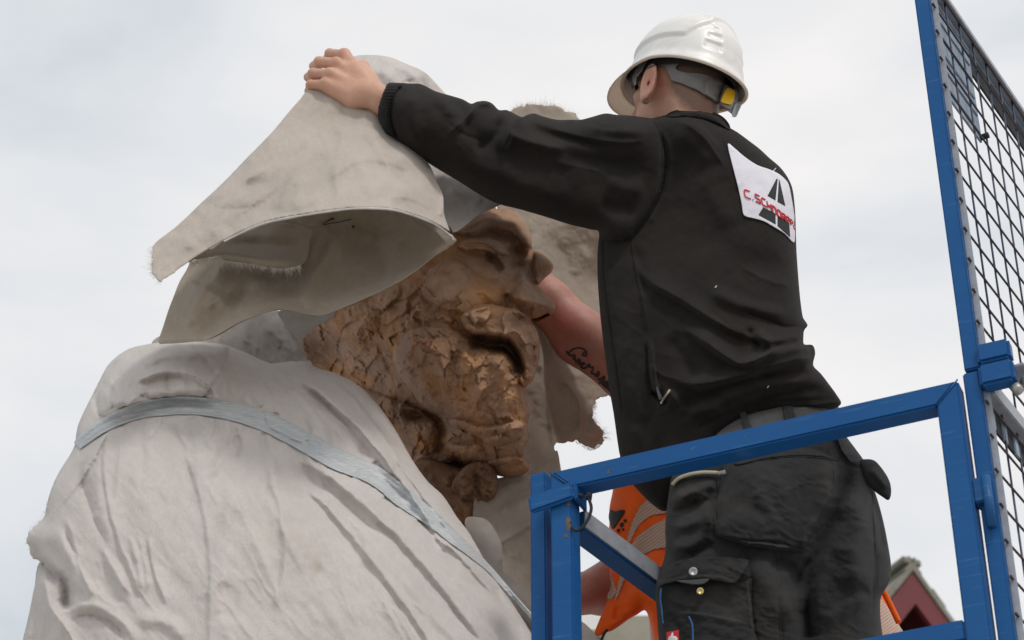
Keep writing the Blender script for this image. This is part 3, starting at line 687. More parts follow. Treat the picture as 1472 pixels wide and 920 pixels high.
def slabs(U, V):
    r = np.random.RandomState(77); out_ = np.zeros_like(U)
    face = np.clip(((U-655)*.35+(462-V))/40, 0, 1)*np.clip((U-585)/50, 0, 1)       # smoother skin of the face
    for n_, an, off, tilt, sc_ in ((420, 1.9, .0021, .00046, 1.0), (1300, 1.7, .0007, .00025, 1.0)):
        su = r.uniform(405, 800, n_); sv = r.uniform(150, 745, n_); a = np.radians(-52)+r.randn(n_)*.25; of = r.randn(n_)*off; gx = r.randn(n_)*tilt; gy = r.randn(n_)*tilt
        Uw = U+5*fbm(U/14, V/14, o=3, seed=101); Vw = V+5*fbm(U/14+30, V/14, o=3, seed=102)
        best = np.full(U.shape, 1e9); val = np.zeros_like(U)
        rad = 3.2*math.sqrt(395*595/n_)
        st = U[0, 1]-U[0, 0] if U.shape[1] > 1 else 1.5; u0 = U[0, 0]; v0 = V[0, 0]
        for k in range(n_):
            i0 = max(int((su[k]-rad-u0)/1.5), 0); i1 = min(int((su[k]+rad-u0)/1.5)+2, U.shape[1]); j0 = max(int((sv[k]-rad-v0)/1.5), 0); j1 = min(int((sv[k]+rad-v0)/1.5)+2, U.shape[0])
            if i1 <= i0 or j1 <= j0: continue
            x = Uw[j0:j1, i0:i1]-su[k]; y = Vw[j0:j1, i0:i1]-sv[k]; p = x*math.cos(a[k])+y*math.sin(a[k]); q = -x*math.sin(a[k])+y*math.cos(a[k])
            D = (p/an)**2+q*q; m_ = D < best[j0:j1, i0:i1]; best[j0:j1, i0:i1][m_] = D[m_]; val[j0:j1, i0:i1][m_] = (of[k]+gx[k]*p/an*.6+gy[k]*q)[m_]
        out_ += val*(1-.88*face)
    return out_
head = relief('head', head_out, plane_base([(600, 180, 4.02), (760, 300, 4.00), (430, 300, 4.04), (620, 430, 3.99), (600, 700, 4.34), (540, 600, 4.30), (760, 560, 3.99), (745, 670, 4.06), (450, 520, 4.34), (480, 470, 4.20)]), M_bronze, stat,
              puff=0.66, bpuff=0.8, strokes=S, dabs=hd, noise=[(60, 60, 0.006, 31), (16, 16, 0.0016, 32)], step=1.5, warp=1.8, gain=1.5, extra=slabs,
              stains_shades=[(540, 590, 70, 50, 0.6), (440, 500, 45, 40, .8), (600, 700, 60, 45, .5)])  # darker patina, painting shade on the beard's enclosed underside
# collar knot under the beard
kn = [(652, 690), (672, 668), (700, 664), (712, 676), (716, 700), (706, 726), (700, 742), (688, 750), (668, 744), (656, 728), (648, 706)]
knf = relief('neck_knot', kn, plane_base([(680, 670, 4.03), (690, 745, 4.10), (655, 710, 4.08)]), M_bronze2, stat, puff=0.75, bpuff=1.2, warp=3, extra=lambda U, V: .5*slabs(U, V),
             strokes=[('c', [(690, 672), (684, 700), (700, 735)], -0.020, 5), ('pad', [(652, 690), (668, 674), (684, 680), (680, 704), (664, 712)], 0.012, 6), ('r', [(660, 735), (684, 744), (700, 738)], -0.012, 6)],
             dabs=make_dabs(160, 0.007, 21, flow, 4, 12), noise=[(20, 20, 0.006, 8)], step=1.7)
relief('neck', [(600, 660), (660, 672), (720, 690), (735, 740), (745, 800), (720, 860), (640, 800), (590, 730)], plane_base([(660, 740, 4.12)]), M_bronze2, stat, puff=.7, bpuff=.9,
       dabs=make_dabs(120, 0.010, 22, flow, 6, 16), noise=[(30, 30, 0.01, 9)], step=3)
# the coat of the statue below the sheets, and its plinth
def loft(name, rings, mat, parent, n=40):
    V = []; Fq = []
    for (cx, cy, z, rx, ry, lob, ph) in rings:
        for k in range(n):
            a = 2*math.pi*k/n; m_ = 1+lob*math.sin(7*a+ph)+lob*.6*math.sin(12*a+ph*2); V.append((cx+rx*m_*math.cos(a), cy+ry*m_*math.sin(a), z))
    for i in range(len(rings)-1):
        for k in range(n): Fq.append((i*n+k, i*n+(k+1) % n, (i+1)*n+(k+1) % n, (i+1)*n+k))
    Fq += [tuple(range(n))[::-1], tuple(range((len(rings)-1)*n, len(rings)*n))]
    me = bpy.data.meshes.new(name); me.from_pydata(V, [], Fq); return link(name, me, mat, parent)
loft('coat', [(-.35, 4.15, .5, .55, .42, .03, 0), (-.35, 4.15, 1.3, .50, .40, .04, .5), (-.32, 4.15, 2.2, .52, .38, .03, 1), (-.30, 4.15, 2.9, .55, .36, .02, 1.5), (-.28, 4.18, 3.3, .42, .28, .02, 2)], M_bronze2, stat)
pl_ = empty('plinth', (-.35, 4.15, 0), 'pale stone plinth under the statue', 'plinth')
bar('plinth_block', (-1.05, 4.15, .25), (.35, 4.15, .25), 1.1, .5, (0, 1, 0), M_stone, pl_, .02)

# ---------------------------------------------------------------- sheet wound round the shoulders
wrap = empty('shoulder_sheet', (-0.5, 3.8, 2.6), 'off-white fleece sheet wound round the statue shoulders below the head', 'sheet')
wout = [(107, 640), (112, 612), (125, 583), (140, 553), (156, 524), (180, 504), (205, 496), (235, 492), (280, 491), (320, 494), (352, 504), (390, 520), (441, 517), (452, 527), (480, 536), (503, 546), (525, 562), (540, 578), (557, 600),
        (572, 624), (592, 660), (615, 692), (638, 714), (656, 742), (675, 767), (698, 808), (715, 835), (732, 860), (755, 896), (775, 930), (800, 975), (830, 1050), (840, 1160), (700, 1190), (400, 1190), (100, 1180),
        (10, 1120), (8, 1030), (25, 950), (40, 890), (52, 830), (57, 806), (47, 803), (43, 790), (38, 776), (44, 762), (55, 752), (64, 738), (72, 708), (84, 680), (98, 658)]
WS = [
    # rolled upper edge above the tape
    ('pad', [(140, 590), (150, 545), (180, 505), (235, 490), (300, 490), (330, 500), (300, 560), (280, 575), (235, 575), (190, 590), (165, 600)], 0.030, 26),
    ('pad', [(160, 580), (172, 535), (205, 508), (250, 500), (300, 506), (318, 530), (316, 560), (318, 578), (290, 577), (240, 577), (200, 582)], 0.020, 9),
    ('r', [(172, 600), (220, 583), (270, 578), (318, 584)], -.016, 6),
    ('f', [(318, 576), (300, 555), (270, 536), (235, 534), (205, 545), (190, 560)], 0.026, 20, {'sh': .15}),
    ('f', [(150, 602), (136, 570), (150, 536), (176, 512)], -0.018, 16, {'sh': .3}),
    ('c', [(190, 566), (214, 572), (240, 572), (268, 568), (310, 574)], -0.020, 5),
    ('c', [(172, 598), (186, 582), (205, 566)], 0.012, 5),
    ('r', [(255, 530), (278, 545), (296, 566)], 0.008, 7),
    ('c', [(260, 528), (276, 530), (284, 540)], 0.006, 5),
    ('f', [(320, 494), (322, 520), (316, 560), (325, 580)], 0.010, 22, {'sh': .3}),
    ('r', [(355, 510), (390, 545), (420, 560)], -0.004, 14),
    ('r', [(330, 505), (350, 545), (400, 590)], 0.005, 16),
    # long folds running down to the right
    ('r', [(370, 512), (410, 545), (450, 590), (490, 640)], 0.010, 9), ('c', [(395, 525), (430, 560), (470, 608), (510, 660)], -0.009, 6), ('f', [(452, 530), (500, 566), (545, 620), (590, 690)], 0.012, 10, {'sh': .3}),
    ('c', [(480, 545), (520, 580), (560, 640)], -0.008, 5), ('r', [(340, 505), (372, 540), (400, 585)], -0.008, 8), ('c', [(355, 515), (385, 555), (410, 600)], 0.009, 6), ('r', [(300, 500), (318, 530), (345, 575)], 0.010, 9), ('c', [(225, 500), (215, 520), (190, 545), (178, 575)], .008, 7), ('f', [(330, 500), (290, 512), (240, 512), (195, 530)], .012, 14, {'sh': .3}),
    ('c', [(285, 500), (296, 520), (320, 548)], -.008, 6), ('r', [(160, 540), (170, 570), (166, 600)], .008, 7),
    ('f', [(400, 530), (440, 556), (480, 592), (530, 650), (580, 715), (640, 790)], -0.014, 12, {'sh': .35}),
    ('r', [(412, 533), (455, 560), (500, 596), (545, 655), (600, 720)], 0.013, 9),
    ('r', [(440, 575), (500, 615), (560, 680), (610, 740)], 0.009, 9),
    ('r', [(430, 625), (500, 690), (580, 790), (660, 900)], 0.010, 18),
    ('r', [(400, 640), (450, 700), (520, 800), (560, 880)], -0.008, 16),
    ('r', [(480, 720), (560, 800), (640, 900), (690, 960)], 0.012, 16),
    ('r', [(520, 720), (600, 815), (690, 930)], -0.012, 13),
    ('r', [(360, 640), (400, 720), (440, 830)], 0.006, 14),
    ('f', [(300, 1000), (302, 900), (302, 800), (290, 720), (268, 650), (246, 600)], 0.007, 60, {'sh': .07, 'ta': .02, 'tb': .2}),
    ('c', [(246, 600), (258, 630), (272, 660)], -0.008, 5),
    ('f', [(352, 606), (318, 650), (306, 690)], 0.012, 18, {'sh': .25}),
    ('f', [(344, 606), (324, 640), (308, 668), (290, 680)], -0.013, 8, {'sh': .5}),
    ('c', [(335, 610), (345, 640), (340, 665)], -0.010, 4),
    ('r', [(286, 605), (305, 625), (300, 650)], 0.006, 10),
    ('f', [(112, 700), (126, 660), (150, 630), (168, 612)], 0.016, 18, {'sh': .2}),
    ('c', [(115, 655), (120, 700), (138, 750), (155, 790)], -0.009, 6),
    ('r', [(150, 640), (140, 680), (148, 740), (170, 800)], 0.008, 11),
    ('r', [(145, 780), (165, 820), (190, 862)], 0.010, 6),
    ('r', [(185, 765), (198, 810), (206, 855)], 0.006, 4),
    ('r', [(196, 762), (210, 815), (214, 860)], 0.006, 5),
    ('r', [(132, 830), (150, 860), (175, 880)], 0.006, 5),
    ('r', [(70, 750), (96, 790), (125, 840), (160, 880)], 0.011, 11),
    ('c', [(84, 745), (112, 800), (140, 846), (172, 872)], -0.009, 6),
    ('r', [(64, 775), (85, 800), (104, 836)], -0.008, 8),
    ('f', [(56, 806), (78, 825), (95, 840), (94, 880)], -0.045, 9, {'sh': .7, 'ta': .12, 'tb': .15}),
    ('c', [(62, 822), (72, 870), (104, 920), (130, 980)], 0.014, 6, {'ta': .1}),
    ('r', [(52, 860), (50, 920), (40, 980)], -0.016, 7),
    ('r', [(66, 880), (64, 940), (60, 1000)], -0.012, 6),
    ('c', [(96, 896), (125, 884), (160, 896), (185, 925)], -0.014, 7),
    ('r', [(95, 880), (130, 870), (170, 892), (205, 930)], 0.012, 8),
    ('r', [(190, 900), (215, 890), (250, 900), (262, 930)], 0.010, 10),
    ('r', [(310, 840), (330, 860), (328, 900)], -0.006, 14),
    ('r', [(330, 700), (326, 780), (310, 860)], 0.006, 16),
    ('r', [(215, 620), (205, 700), (215, 800)], 0.004, 20),
    ('r', [(700, 830), (730, 880), (760, 930)], -0.020, 6),
]
EF = {'sh': .22, 'ta': .12, 'tb': .15}; ER = {'ta': .1, 'tb': .15}
WS += [('f', [(640, 790), (600, 725), (556, 664), (512, 612), (466, 572), (420, 540)], 0.0122, 11, EF), ('r', [(430, 552), (474, 586), (518, 628), (562, 680), (604, 740)], -0.0072, 5, ER),
       ('f', [(668, 800), (630, 742), (590, 690), (560, 645)], 0.0101, 9, EF), ('f', [(520, 640), (480, 596), (440, 566), (405, 548)], 0.0072, 9, EF),
       ('f', [(700, 930), (640, 850), (580, 780), (520, 722), (462, 678), (415, 655)], 0.0144, 16, EF), ('r', [(420, 665), (480, 705), (540, 765), (600, 835), (650, 900)], -0.0072, 8, ER),
       ('f', [(640, 960), (590, 880), (530, 800), (470, 730), (425, 690)], 0.0101, 14, EF), ('f', [(745, 900), (700, 845), (655, 795), (615, 765)], 0.0086, 9, EF),
       ('f', [(395, 880), (410, 800), (400, 720), (372, 640), (350, 612)], 0.0072, 24, EF), ('f', [(206, 862), (180, 800), (158, 730), (150, 670), (158, 625)], 0.0086, 14, EF),
       ('f', [(130, 860), (112, 800), (96, 745)], 0.0072, 10, EF), ('f', [(240, 870), (222, 820), (212, 770)], 0.0058, 8, EF)]
rr_ = np.random.RandomState(5)
def along(t):                                                            # a point on the lower edge of the tape and its direction downhill
    q = [(150, 625), (200, 603), (258, 597), (318, 602), (378, 620), (428, 645), (478, 673), (537, 700), (578, 732), (619, 762), (654, 792)]
    return np.interp(t, np.linspace(0, 1, len(q)), [a for a, b in q]), np.interp(t, np.linspace(0, 1, len(q)), [b for a, b in q])
for k in range(20):
    t = (k+rr_.rand())/20; u, v = along(t); l = rr_.uniform(40, 190); a = math.radians(100-58*t+rr_.randn()*7); bend = rr_.uniform(-.15, .25)
    pts = [(u+math.cos(a+bend*s)*l*s, v+math.sin(a+bend*s)*l*s) for s in (0, .35, .7, 1.0)]
    kd = rr_.choice(['r', 'c', 'f']); WS.append((kd, pts, rr_.uniform(.0035, .0085)*rr_.choice([1, 1, -1]), rr_.uniform(4, 10), {'ta': .03, 'tb': .8, 'sh': .35}))
for k in range(16):                                                      # gathers above the tape
    t = (k+rr_.rand())/16; u, v = along(t); v -= 34; l = rr_.uniform(14, 46); a = math.radians(-80-35*t+rr_.randn()*16)
    WS.append((rr_.choice(['r', 'c']), [(u, v), (u+math.cos(a)*l*.5, v+math.sin(a)*l*.5), (u+math.cos(a+.2)*l, v+math.sin(a+.2)*l)], rr_.uniform(.004, .009)*rr_.choice([1, -1]), rr_.uniform(3, 7), {'ta': .05, 'tb': .7}))
for k in range(9):                                                       # long falls towards the lower right
    u = 300+k*48+rr_.uniform(-12, 12); v = 640+k*24+rr_.uniform(0, 60); a = math.radians(66-1.6*k+rr_.randn()*3); l = rr_.uniform(170, 330)
    WS.append(('f', [(u, v), (u+math.cos(a-.05)*l*.5, v+math.sin(a-.05)*l*.5), (u+math.cos(a)*l, v+math.sin(a)*l)], rr_.uniform(.006, .011), rr_.uniform(12, 26), {'sh': rr_.uniform(.15, .4), 'ta': .3, 'tb': .4}))
wrapf = relief('sheet_body', wout, plane_base([(100, 650, 3.78), (320, 500, 3.86), (600, 680, 3.86), (400, 900, 3.72), (60, 900, 3.78), (760, 920, 3.80), (400, 1180, 3.72)]), M_fleece, wrap,
               puff=0.62, bpuff=0.85, cap=230, strokes=WS, warp=2, gain=1.25, crumple=[(90, 30, .0035, 45, .9)], noise=[(120, 120, 0.012, 41), (260, 50, 0.006, 42, .95), (90, 13, 0.0009, 43, .95), (9, 9, 0.0005, 44)], step=2.0,
               ragged=lambda u, v: np.where((u < 75) & (v > 735) & (v < 815), 3.0, 0.4),
               stains_shades=[(455, 815, 14, 12, .8), (430, 800, 50, 40, .35), (690, 825, 20, 20, .4), (48, 790, 8, 14, .6), (560, 640, 16, 40, .25)])
# the side piece hanging behind at the left edge
relief('hanging_corner', [(57, 808), (90, 830), (110, 880), (140, 950), (150, 1050), (20, 1050), (25, 960), (35, 912), (47, 870)], plane_base([(60, 850, 3.80), (60, 1050, 3.74)]), M_fleece, wrap, thick=.004,
       strokes=[('r', [(60, 830), (52, 900), (45, 1000)], .014, 7), ('c', [(68, 850), (76, 930), (90, 1000)], .016, 6)], noise=[(30, 60, .005, 4)], step=2.5)
# upper neck collar of thin cloth between the hood and the beard
ncf = relief('neck_collar', [(222, 500), (236, 480), (270, 478), (312, 462), (345, 452), (395, 446), (412, 455), (425, 480), (436, 500), (446, 524), (470, 534), (520, 562), (500, 600), (420, 590), (360, 560), (310, 530)],
       plane_base([(230, 490, 3.90), (300, 490, 3.84), (400, 450, 3.92), (440, 520, 3.86), (360, 560, 3.84), (500, 590, 3.86)]), M_greycloth, wrap, thick=.004,
       strokes=[('c', [(330, 480), (370, 500), (410, 540)], .010, 7), ('f', [(398, 450), (420, 485), (438, 515)], .014, 14, {'sh': .2}), ('r', [(380, 470), (400, 500), (430, 530)], -.009, 8), ('r', [(340, 465), (362, 480), (395, 500)], .008, 7), ('c', [(410, 490), (400, 510), (415, 530)], -.006, 5)], gain=1.6, warp=3, crumple=[(30, 12, .004, 35, .8)],
       noise=[(22, 30, .006, 5), (9, 16, .002, 6)], step=2.0)
# inner folds seen right of the beard, behind the gate posts
relief('inner_fold', [(668, 752), (690, 744), (705, 752), (718, 775), (724, 800), (722, 820), (738, 832), (762, 852), (800, 872), (850, 905), (880, 960), (900, 1060), (780, 1060), (740, 930), (700, 830)],
       plane_base([(690, 760, 3.90), (760, 860, 3.94), (860, 960, 3.92)]), M_fleece, wrap, thick=.004,
       strokes=[('c', [(690, 755), (712, 790), (716, 822)], .010, 7), ('r', [(725, 840), (770, 880), (820, 930)], .012, 10), ('c', [(735, 855), (765, 900), (790, 960)], -.012, 6)],
       noise=[(24, 24, .006, 7), (8, 12, .0015, 8)], step=2.0, ragged=lambda u, v: np.where((u > 712) & (v < 835), 1.6, .3))
relief('inner_drape', [(690, 700), (730, 684), (770, 676), (800, 660), (806, 690), (800, 740), (800, 860), (830, 900), (800, 940), (740, 900), (700, 800), (680, 750)],
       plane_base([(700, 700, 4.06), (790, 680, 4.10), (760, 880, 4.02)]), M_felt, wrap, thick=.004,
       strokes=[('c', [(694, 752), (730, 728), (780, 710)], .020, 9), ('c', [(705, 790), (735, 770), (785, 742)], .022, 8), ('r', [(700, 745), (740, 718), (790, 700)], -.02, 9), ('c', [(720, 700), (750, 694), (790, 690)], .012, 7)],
       noise=[(30, 30, .008, 9), (10, 14, .002, 10)], step=2.2)

# ---------------------------------------------------------------- silver tape over the sheet
tp = [(111, 641), (122, 631), (150, 611), (200, 590), (258, 583), (318, 588), (378, 605), (428, 629), (478, 657), (537, 683), (578, 714), (619, 744), (654, 774), (697, 812), (736, 855), (764, 886), (790, 915), (815, 950)]
tpw = np.interp(np.arange(len(tp)), [0, 1, 2, 4, 8, 10, 12, 13, 14, 17], [14, 17, 20, 25, 30, 28, 18, 10, 7, 5])
tc_ = spline(tp, False, 6); tn_ = np.gradient(tc_, axis=0); tn_ /= np.hypot(*tn_.T)[:, None]; wq = np.interp(np.linspace(0, len(tp)-1, len(tc_)), np.arange(len(tp)), tpw)/2
nn_ = np.stack([-tn_[:, 1], tn_[:, 0]], -1)
wob = fbm(np.arange(len(tc_))/5.0, 0*wq, seed=9)
tape_out = np.concatenate([tc_+nn_*(wq*(1+.12*wob))[:, None], (tc_-nn_*wq[:, None])[::-1]])
def wrap_smooth(u, v):
    r = 0
    for du, dv, k in ((0, 0, .3), (7, 0, .175), (-7, 0, .175), (0, 7, .175), (0, -7, .175)): r = r+k*wrapf.Y(u+du, v+dv)
    return np.minimum(r, wrapf.Y(u, v)+0.001)-0.005
TS = []
for off, am, wd in ((-.75, .002, 1.8), (-.45, .004, 3), (-.1, -.003, 2.4), (.2, .004, 3), (.55, -.003, 2.4)):
    TS.append(('r', [tuple(x) for x in (tc_+nn_*((off+.25*fbm(np.arange(len(tc_))/9.0+off*40, 0*wq, seed=3))*wq)[:, None])[::4]], am, wd, {'ta': .02, 'tb': .02}))
TS.append(('pad', [(380, 590), (410, 606), (440, 622), (445, 632), (425, 634), (390, 616)], .004, 3))
tape = relief('duct_tape', tape_out, wrap_smooth, M_tape, None, thick=.0012, strokes=TS, noise=[(30, 6, .0015, 12, .5)], step=1.6, sub=1)
tag(tape.o, 'silver grey tape band pulled tight across the shoulder sheet', 'tape')

# ---------------------------------------------------------------- the hood being lifted off the head
hood = empty('hood_sheet', (-0.3, 3.7, 3.9), 'beige fleece hood lifted off the statue head by the worker', 'sheet')
crown = relief('crown', [(470, 100), (500, 84), (522, 79), (556, 81), (585, 92), (612, 105), (636, 130), (655, 150), (700, 200), (730, 240), (735, 280), (714, 297), (690, 308), (654, 334), (640, 322), (560, 285), (480, 230), (455, 160)],
       plane_base([(520, 82, 3.80), (560, 120, 3.72), (630, 120, 3.88), (640, 200, 3.84), (720, 285, 3.80), (650, 338, 3.72), (500, 200, 3.76)]), M_fleece, hood, thick=.004,
       warp=3, gain=1.4,
       strokes=[('f', [(545, 84), (575, 98), (598, 112), (590, 128)], .016, 12, {'sh': .4}), ('r', [(510, 95), (545, 102), (575, 120)], .012, 10), ('c', [(600, 108), (612, 125), (640, 150)], -.014, 7), ('r', [(562, 110), (585, 112), (600, 122)], -.008, 9),
                ('c', [(654, 334), (684, 312), (716, 296)], .006, 4), ('r', [(640, 270), (670, 285), (690, 300)], .006, 10)],
       noise=[(50, 60, .014, 14), (14, 30, .004, 15, .7)], step=2.2)
flap_out = [(438, 134), (432, 142), (412, 165), (391, 190), (352, 230), (320, 263), (290, 291), (262, 318), (240, 336), (221, 352), (219, 372), (219, 390), (226, 400), (230, 405), (240, 398), (253, 390), (276, 373), (296, 360), (316, 349),
            (336, 338), (358, 328), (382, 319), (406, 313), (436, 308), (468, 303), (500, 299), (530, 298), (564, 300), (597, 309), (626, 321), (650, 337), (652, 349), (646, 330), (638, 306), (637, 282), (628, 262), (619, 240), (600, 215), (575, 195), (556, 170), (540, 130), (500, 110), (460, 112)]
FF = {'sh': .3, 'ta': .2, 'tb': .35}
FS = [
    ('f', [(300, 318), (350, 268), (400, 215), (446, 152)], .012, 20, FF), ('f', [(392, 306), (420, 260), (446, 205), (462, 158)], .013, 22, FF), ('f', [(486, 292), (484, 250), (490, 205), (492, 168)], .012, 22, FF),
    ('f', [(588, 292), (565, 250), (540, 212), (520, 176)], .012, 20, FF), ('r', [(250, 362), (300, 330), (350, 302)], .008, 12), ('r', [(436, 290), (452, 250), (470, 215)], -.008, 12), ('r', [(535, 290), (528, 255), (515, 220)], .008, 14),
    ('f', [(447, 150), (440, 200), (400, 262), (330, 318)], .010, 22, {'sh': .25}), ('c', [(520, 205), (480, 215), (430, 245), (380, 290)], -.006, 6), ('f', [(600, 250), (560, 232), (510, 232), (470, 262)], .010, 16, {'sh': .3}),
    ('c', [(540, 196), (556, 225), (560, 262)], .006, 6), ('r', [(585, 225), (570, 262), (540, 290)], -.008, 10), ('c', [(300, 300), (340, 300), (372, 296)], -.004, 5), ('f', [(625, 300), (590, 285), (550, 284)], .008, 12, {'sh': .3}),
    ('r', [(470, 150), (500, 170), (540, 190), (590, 222)], -.010, 18), ('r', [(450, 140), (470, 160), (505, 166)], -.006, 12),
    ('r', [(440, 140), (400, 190), (340, 255), (270, 325)], .012, 12), ('c', [(255, 292), (300, 282), (350, 262), (400, 235)], .005, 5), ('r', [(300, 300), (360, 285), (420, 255), (450, 225)], .010, 14),
    ('c', [(458, 190), (462, 208), (474, 224)], -.007, 3), ('r', [(470, 180), (520, 190), (560, 200)], .012, 10), ('f', [(520, 165), (540, 195), (560, 215)], .012, 14, {'sh': .3}),
    ('r', [(470, 250), (520, 235), (570, 245), (610, 270)], -.012, 18), ('r', [(430, 280), (460, 250), (500, 240)], .012, 14), ('r', [(520, 280), (560, 262), (610, 285)], .010, 12),
    ('r', [(560, 210), (600, 240), (625, 280)], .012, 12), ('c', [(619, 238), (630, 262), (637, 284), (636, 312)], .012, 4, {'ta': .1, 'tb': .05}),
    ('r', [(250, 330), (300, 315), (340, 300)], .006, 12), ('r', [(330, 270), (380, 265), (420, 240)], -.008, 10), ('r', [(240, 370), (280, 345), (330, 325)], .006, 10),
    ('r', [(400, 200), (450, 215), (500, 215)], .006, 14), ('r', [(500, 300), (560, 304), (610, 318), (648, 344)], .010, 6), ('r', [(360, 326), (430, 308), (500, 298), (570, 299)], .006, 4),
]
flapf = relief('front_flap', flap_out, plane_base([(440, 134, 3.60), (545, 130, 3.66), (225, 380, 3.50), (330, 340, 3.46), (450, 300, 3.40), (560, 295, 3.40), (650, 345, 3.58), (625, 245, 3.66), (480, 200, 3.55), (300, 290, 3.54)]),
       M_hood, hood, thick=.005, warp=2, gain=.9, crumple=[(130, 48, .004, 27, -.6)], strokes=FS, noise=[(110, 90, .022, 16), (50, 90, .0022, 17, -.6), (11, 18, .0016, 18)], step=2.0, sub=4,
       ragged=lambda u, v: np.where((u < 262) & (v > 345), 2.0, .4), stains_shades=[(450, 240, 90, 60, .22), (560, 300, 90, 30, .15), (480, 165, 50, 18, .25)])
lin_out = [(300, 352), (330, 338), (380, 318), (450, 304), (530, 297), (600, 308), (652, 340), (653, 350), (645, 356), (632, 364), (621, 372), (602, 387), (583, 400), (560, 413), (535, 425), (506, 439), (482, 448), (454, 455), (432, 450), (415, 447),
           (391, 447), (358, 459), (340, 467), (322, 478), (300, 488), (270, 492), (240, 494), (228, 492), (235, 468), (242, 446), (250, 425), (258, 405), (268, 388), (280, 365)]
LS = [('f', [(262, 484), (282, 440), (306, 402), (330, 372)], .012, 18, {'sh': .3}), ('f', [(338, 462), (356, 420), (380, 392)], .012, 20, {'sh': .35}), ('f', [(436, 446), (446, 410), (470, 370), (500, 330)], .012, 26, {'sh': .35}), ('f', [(540, 416), (560, 380), (580, 345)], .009, 24, {'sh': .35}), ('f', [(262, 400), (300, 420), (340, 452)], .010, 14, {'sh': .3}), ('c', [(282, 390), (330, 425), (380, 440)], -.006, 6), ('r', [(600, 330), (540, 370), (470, 400)], .008, 12), ('c', [(500, 320), (490, 370), (500, 430)], .005, 7), ('r', [(300, 470), (370, 420), (450, 430), (560, 395), (640, 350)], -.012, 34), ('r', [(448, 330), (446, 360), (440, 400), (430, 448)], .012, 14), ('r', [(250, 470), (290, 430), (330, 400)], .014, 16), ('r', [(285, 480), (320, 440), (370, 410)], -.010, 12),
      ('r', [(340, 455), (400, 430), (470, 436), (540, 420), (620, 370)], .010, 10), ('c', [(228, 490), (300, 486), (358, 459), (415, 447), (454, 454), (535, 425), (621, 371)], .006, 4, {'ta': .02, 'tb': .02}),
      ('r', [(540, 330), (560, 360), (550, 400)], .006, 18), ('c', [(583, 318), (610, 325), (645, 348)], .010, 6)]
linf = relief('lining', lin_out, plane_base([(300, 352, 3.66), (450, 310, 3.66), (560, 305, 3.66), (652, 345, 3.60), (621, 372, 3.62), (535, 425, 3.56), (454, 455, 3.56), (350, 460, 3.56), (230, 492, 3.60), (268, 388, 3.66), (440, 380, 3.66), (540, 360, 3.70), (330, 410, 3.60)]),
       M_lining, hood, thick=.005, warp=3, gain=1.4, crumple=[(70, 30, .003, 29, -.5)], strokes=LS, noise=[(70, 60, .014, 19), (24, 44, .003, 20, .6), (10, 14, .0014, 21)], step=2.0, sub=4, stains_shades=[(520, 330, 70, 26, .5), (560, 400, 60, 30, .3)])
# folded-back ragged strip under the hem
relief('torn_strip', [(272, 366), (285, 360), (305, 357), (322, 346), (350, 334), (400, 320), (447, 330), (445, 350), (440, 374), (432, 382), (420, 386), (404, 387), (385, 384), (362, 380), (342, 374), (328, 376), (312, 368), (296, 372), (282, 372), (272, 378)],
       plane_base([(300, 365, 3.57), (400, 325, 3.63), (440, 375, 3.60), (360, 375, 3.56), (370, 350, 3.61)]), M_lining, hood, thick=.004,
       strokes=[('r', [(290, 364), (340, 366), (390, 374), (436, 374)], .022, 6), ('r', [(320, 352), (370, 350), (440, 352)], -.016, 8)], noise=[(18, 10, .004, 22)], step=1.8, ragged=lambda u, v: np.where(v > 355, 2.6, .4))
relief('under_lining', [(400, 448), (440, 440), (480, 430), (480, 455), (455, 470), (430, 490), (415, 470)], plane_base([(440, 460, 3.80)]), M_greycloth, hood, thick=.004, noise=[(20, 20, .004, 23)], step=2.5)
hemp = spline([(322, 347), (358, 329.5), (382, 320.5), (406, 315), (436, 309.5), (468, 304.5), (500, 300.5), (530, 299.5), (564, 301.5), (596, 310.5), (625, 322.5), (649, 340)], False, 6)
decal('hem_edge', [hemp], 4.2, flapf, M_fleece, hood, off=.002, thick=.004, widths=[3.4+1.0*fbm(np.arange(len(hemp))/4.0, 0.0*np.arange(len(hemp)), seed=8)])  # paler ribbon paints the light coming through the flap's rim
hemq = spline([(241, 493), (270, 490.5), (300, 486.5), (340, 465), (358, 457.5), (391, 445.5), (415, 445.5), (454, 453), (482, 446.5), (535, 423.5), (583, 398.5), (621, 370.5), (645, 355)], False, 6)
decal('hem_edge', [hemq], 3, linf, M_lining, hood, off=.001, thick=.003, widths=[2.2+.8*fbm(np.arange(len(hemq))/4.0, 0.0*np.arange(len(hemq)), seed=18)])
# marks printed on the selvedge
for nm, strokes_, wd in (('printed_marks', [[(464, 322), (470, 318), (476, 315), (480, 314)], [(465, 323), (475, 321), (486, 320), (496, 317), (505, 315.5)], [(507, 324), (508.5, 327.5)]], [np.array([1, 1.6, 2.2, 3]), 1.3, 3.2]),):
    decal(nm, strokes_, 2, linf, M_black, hood, off=.006, widths=wd)
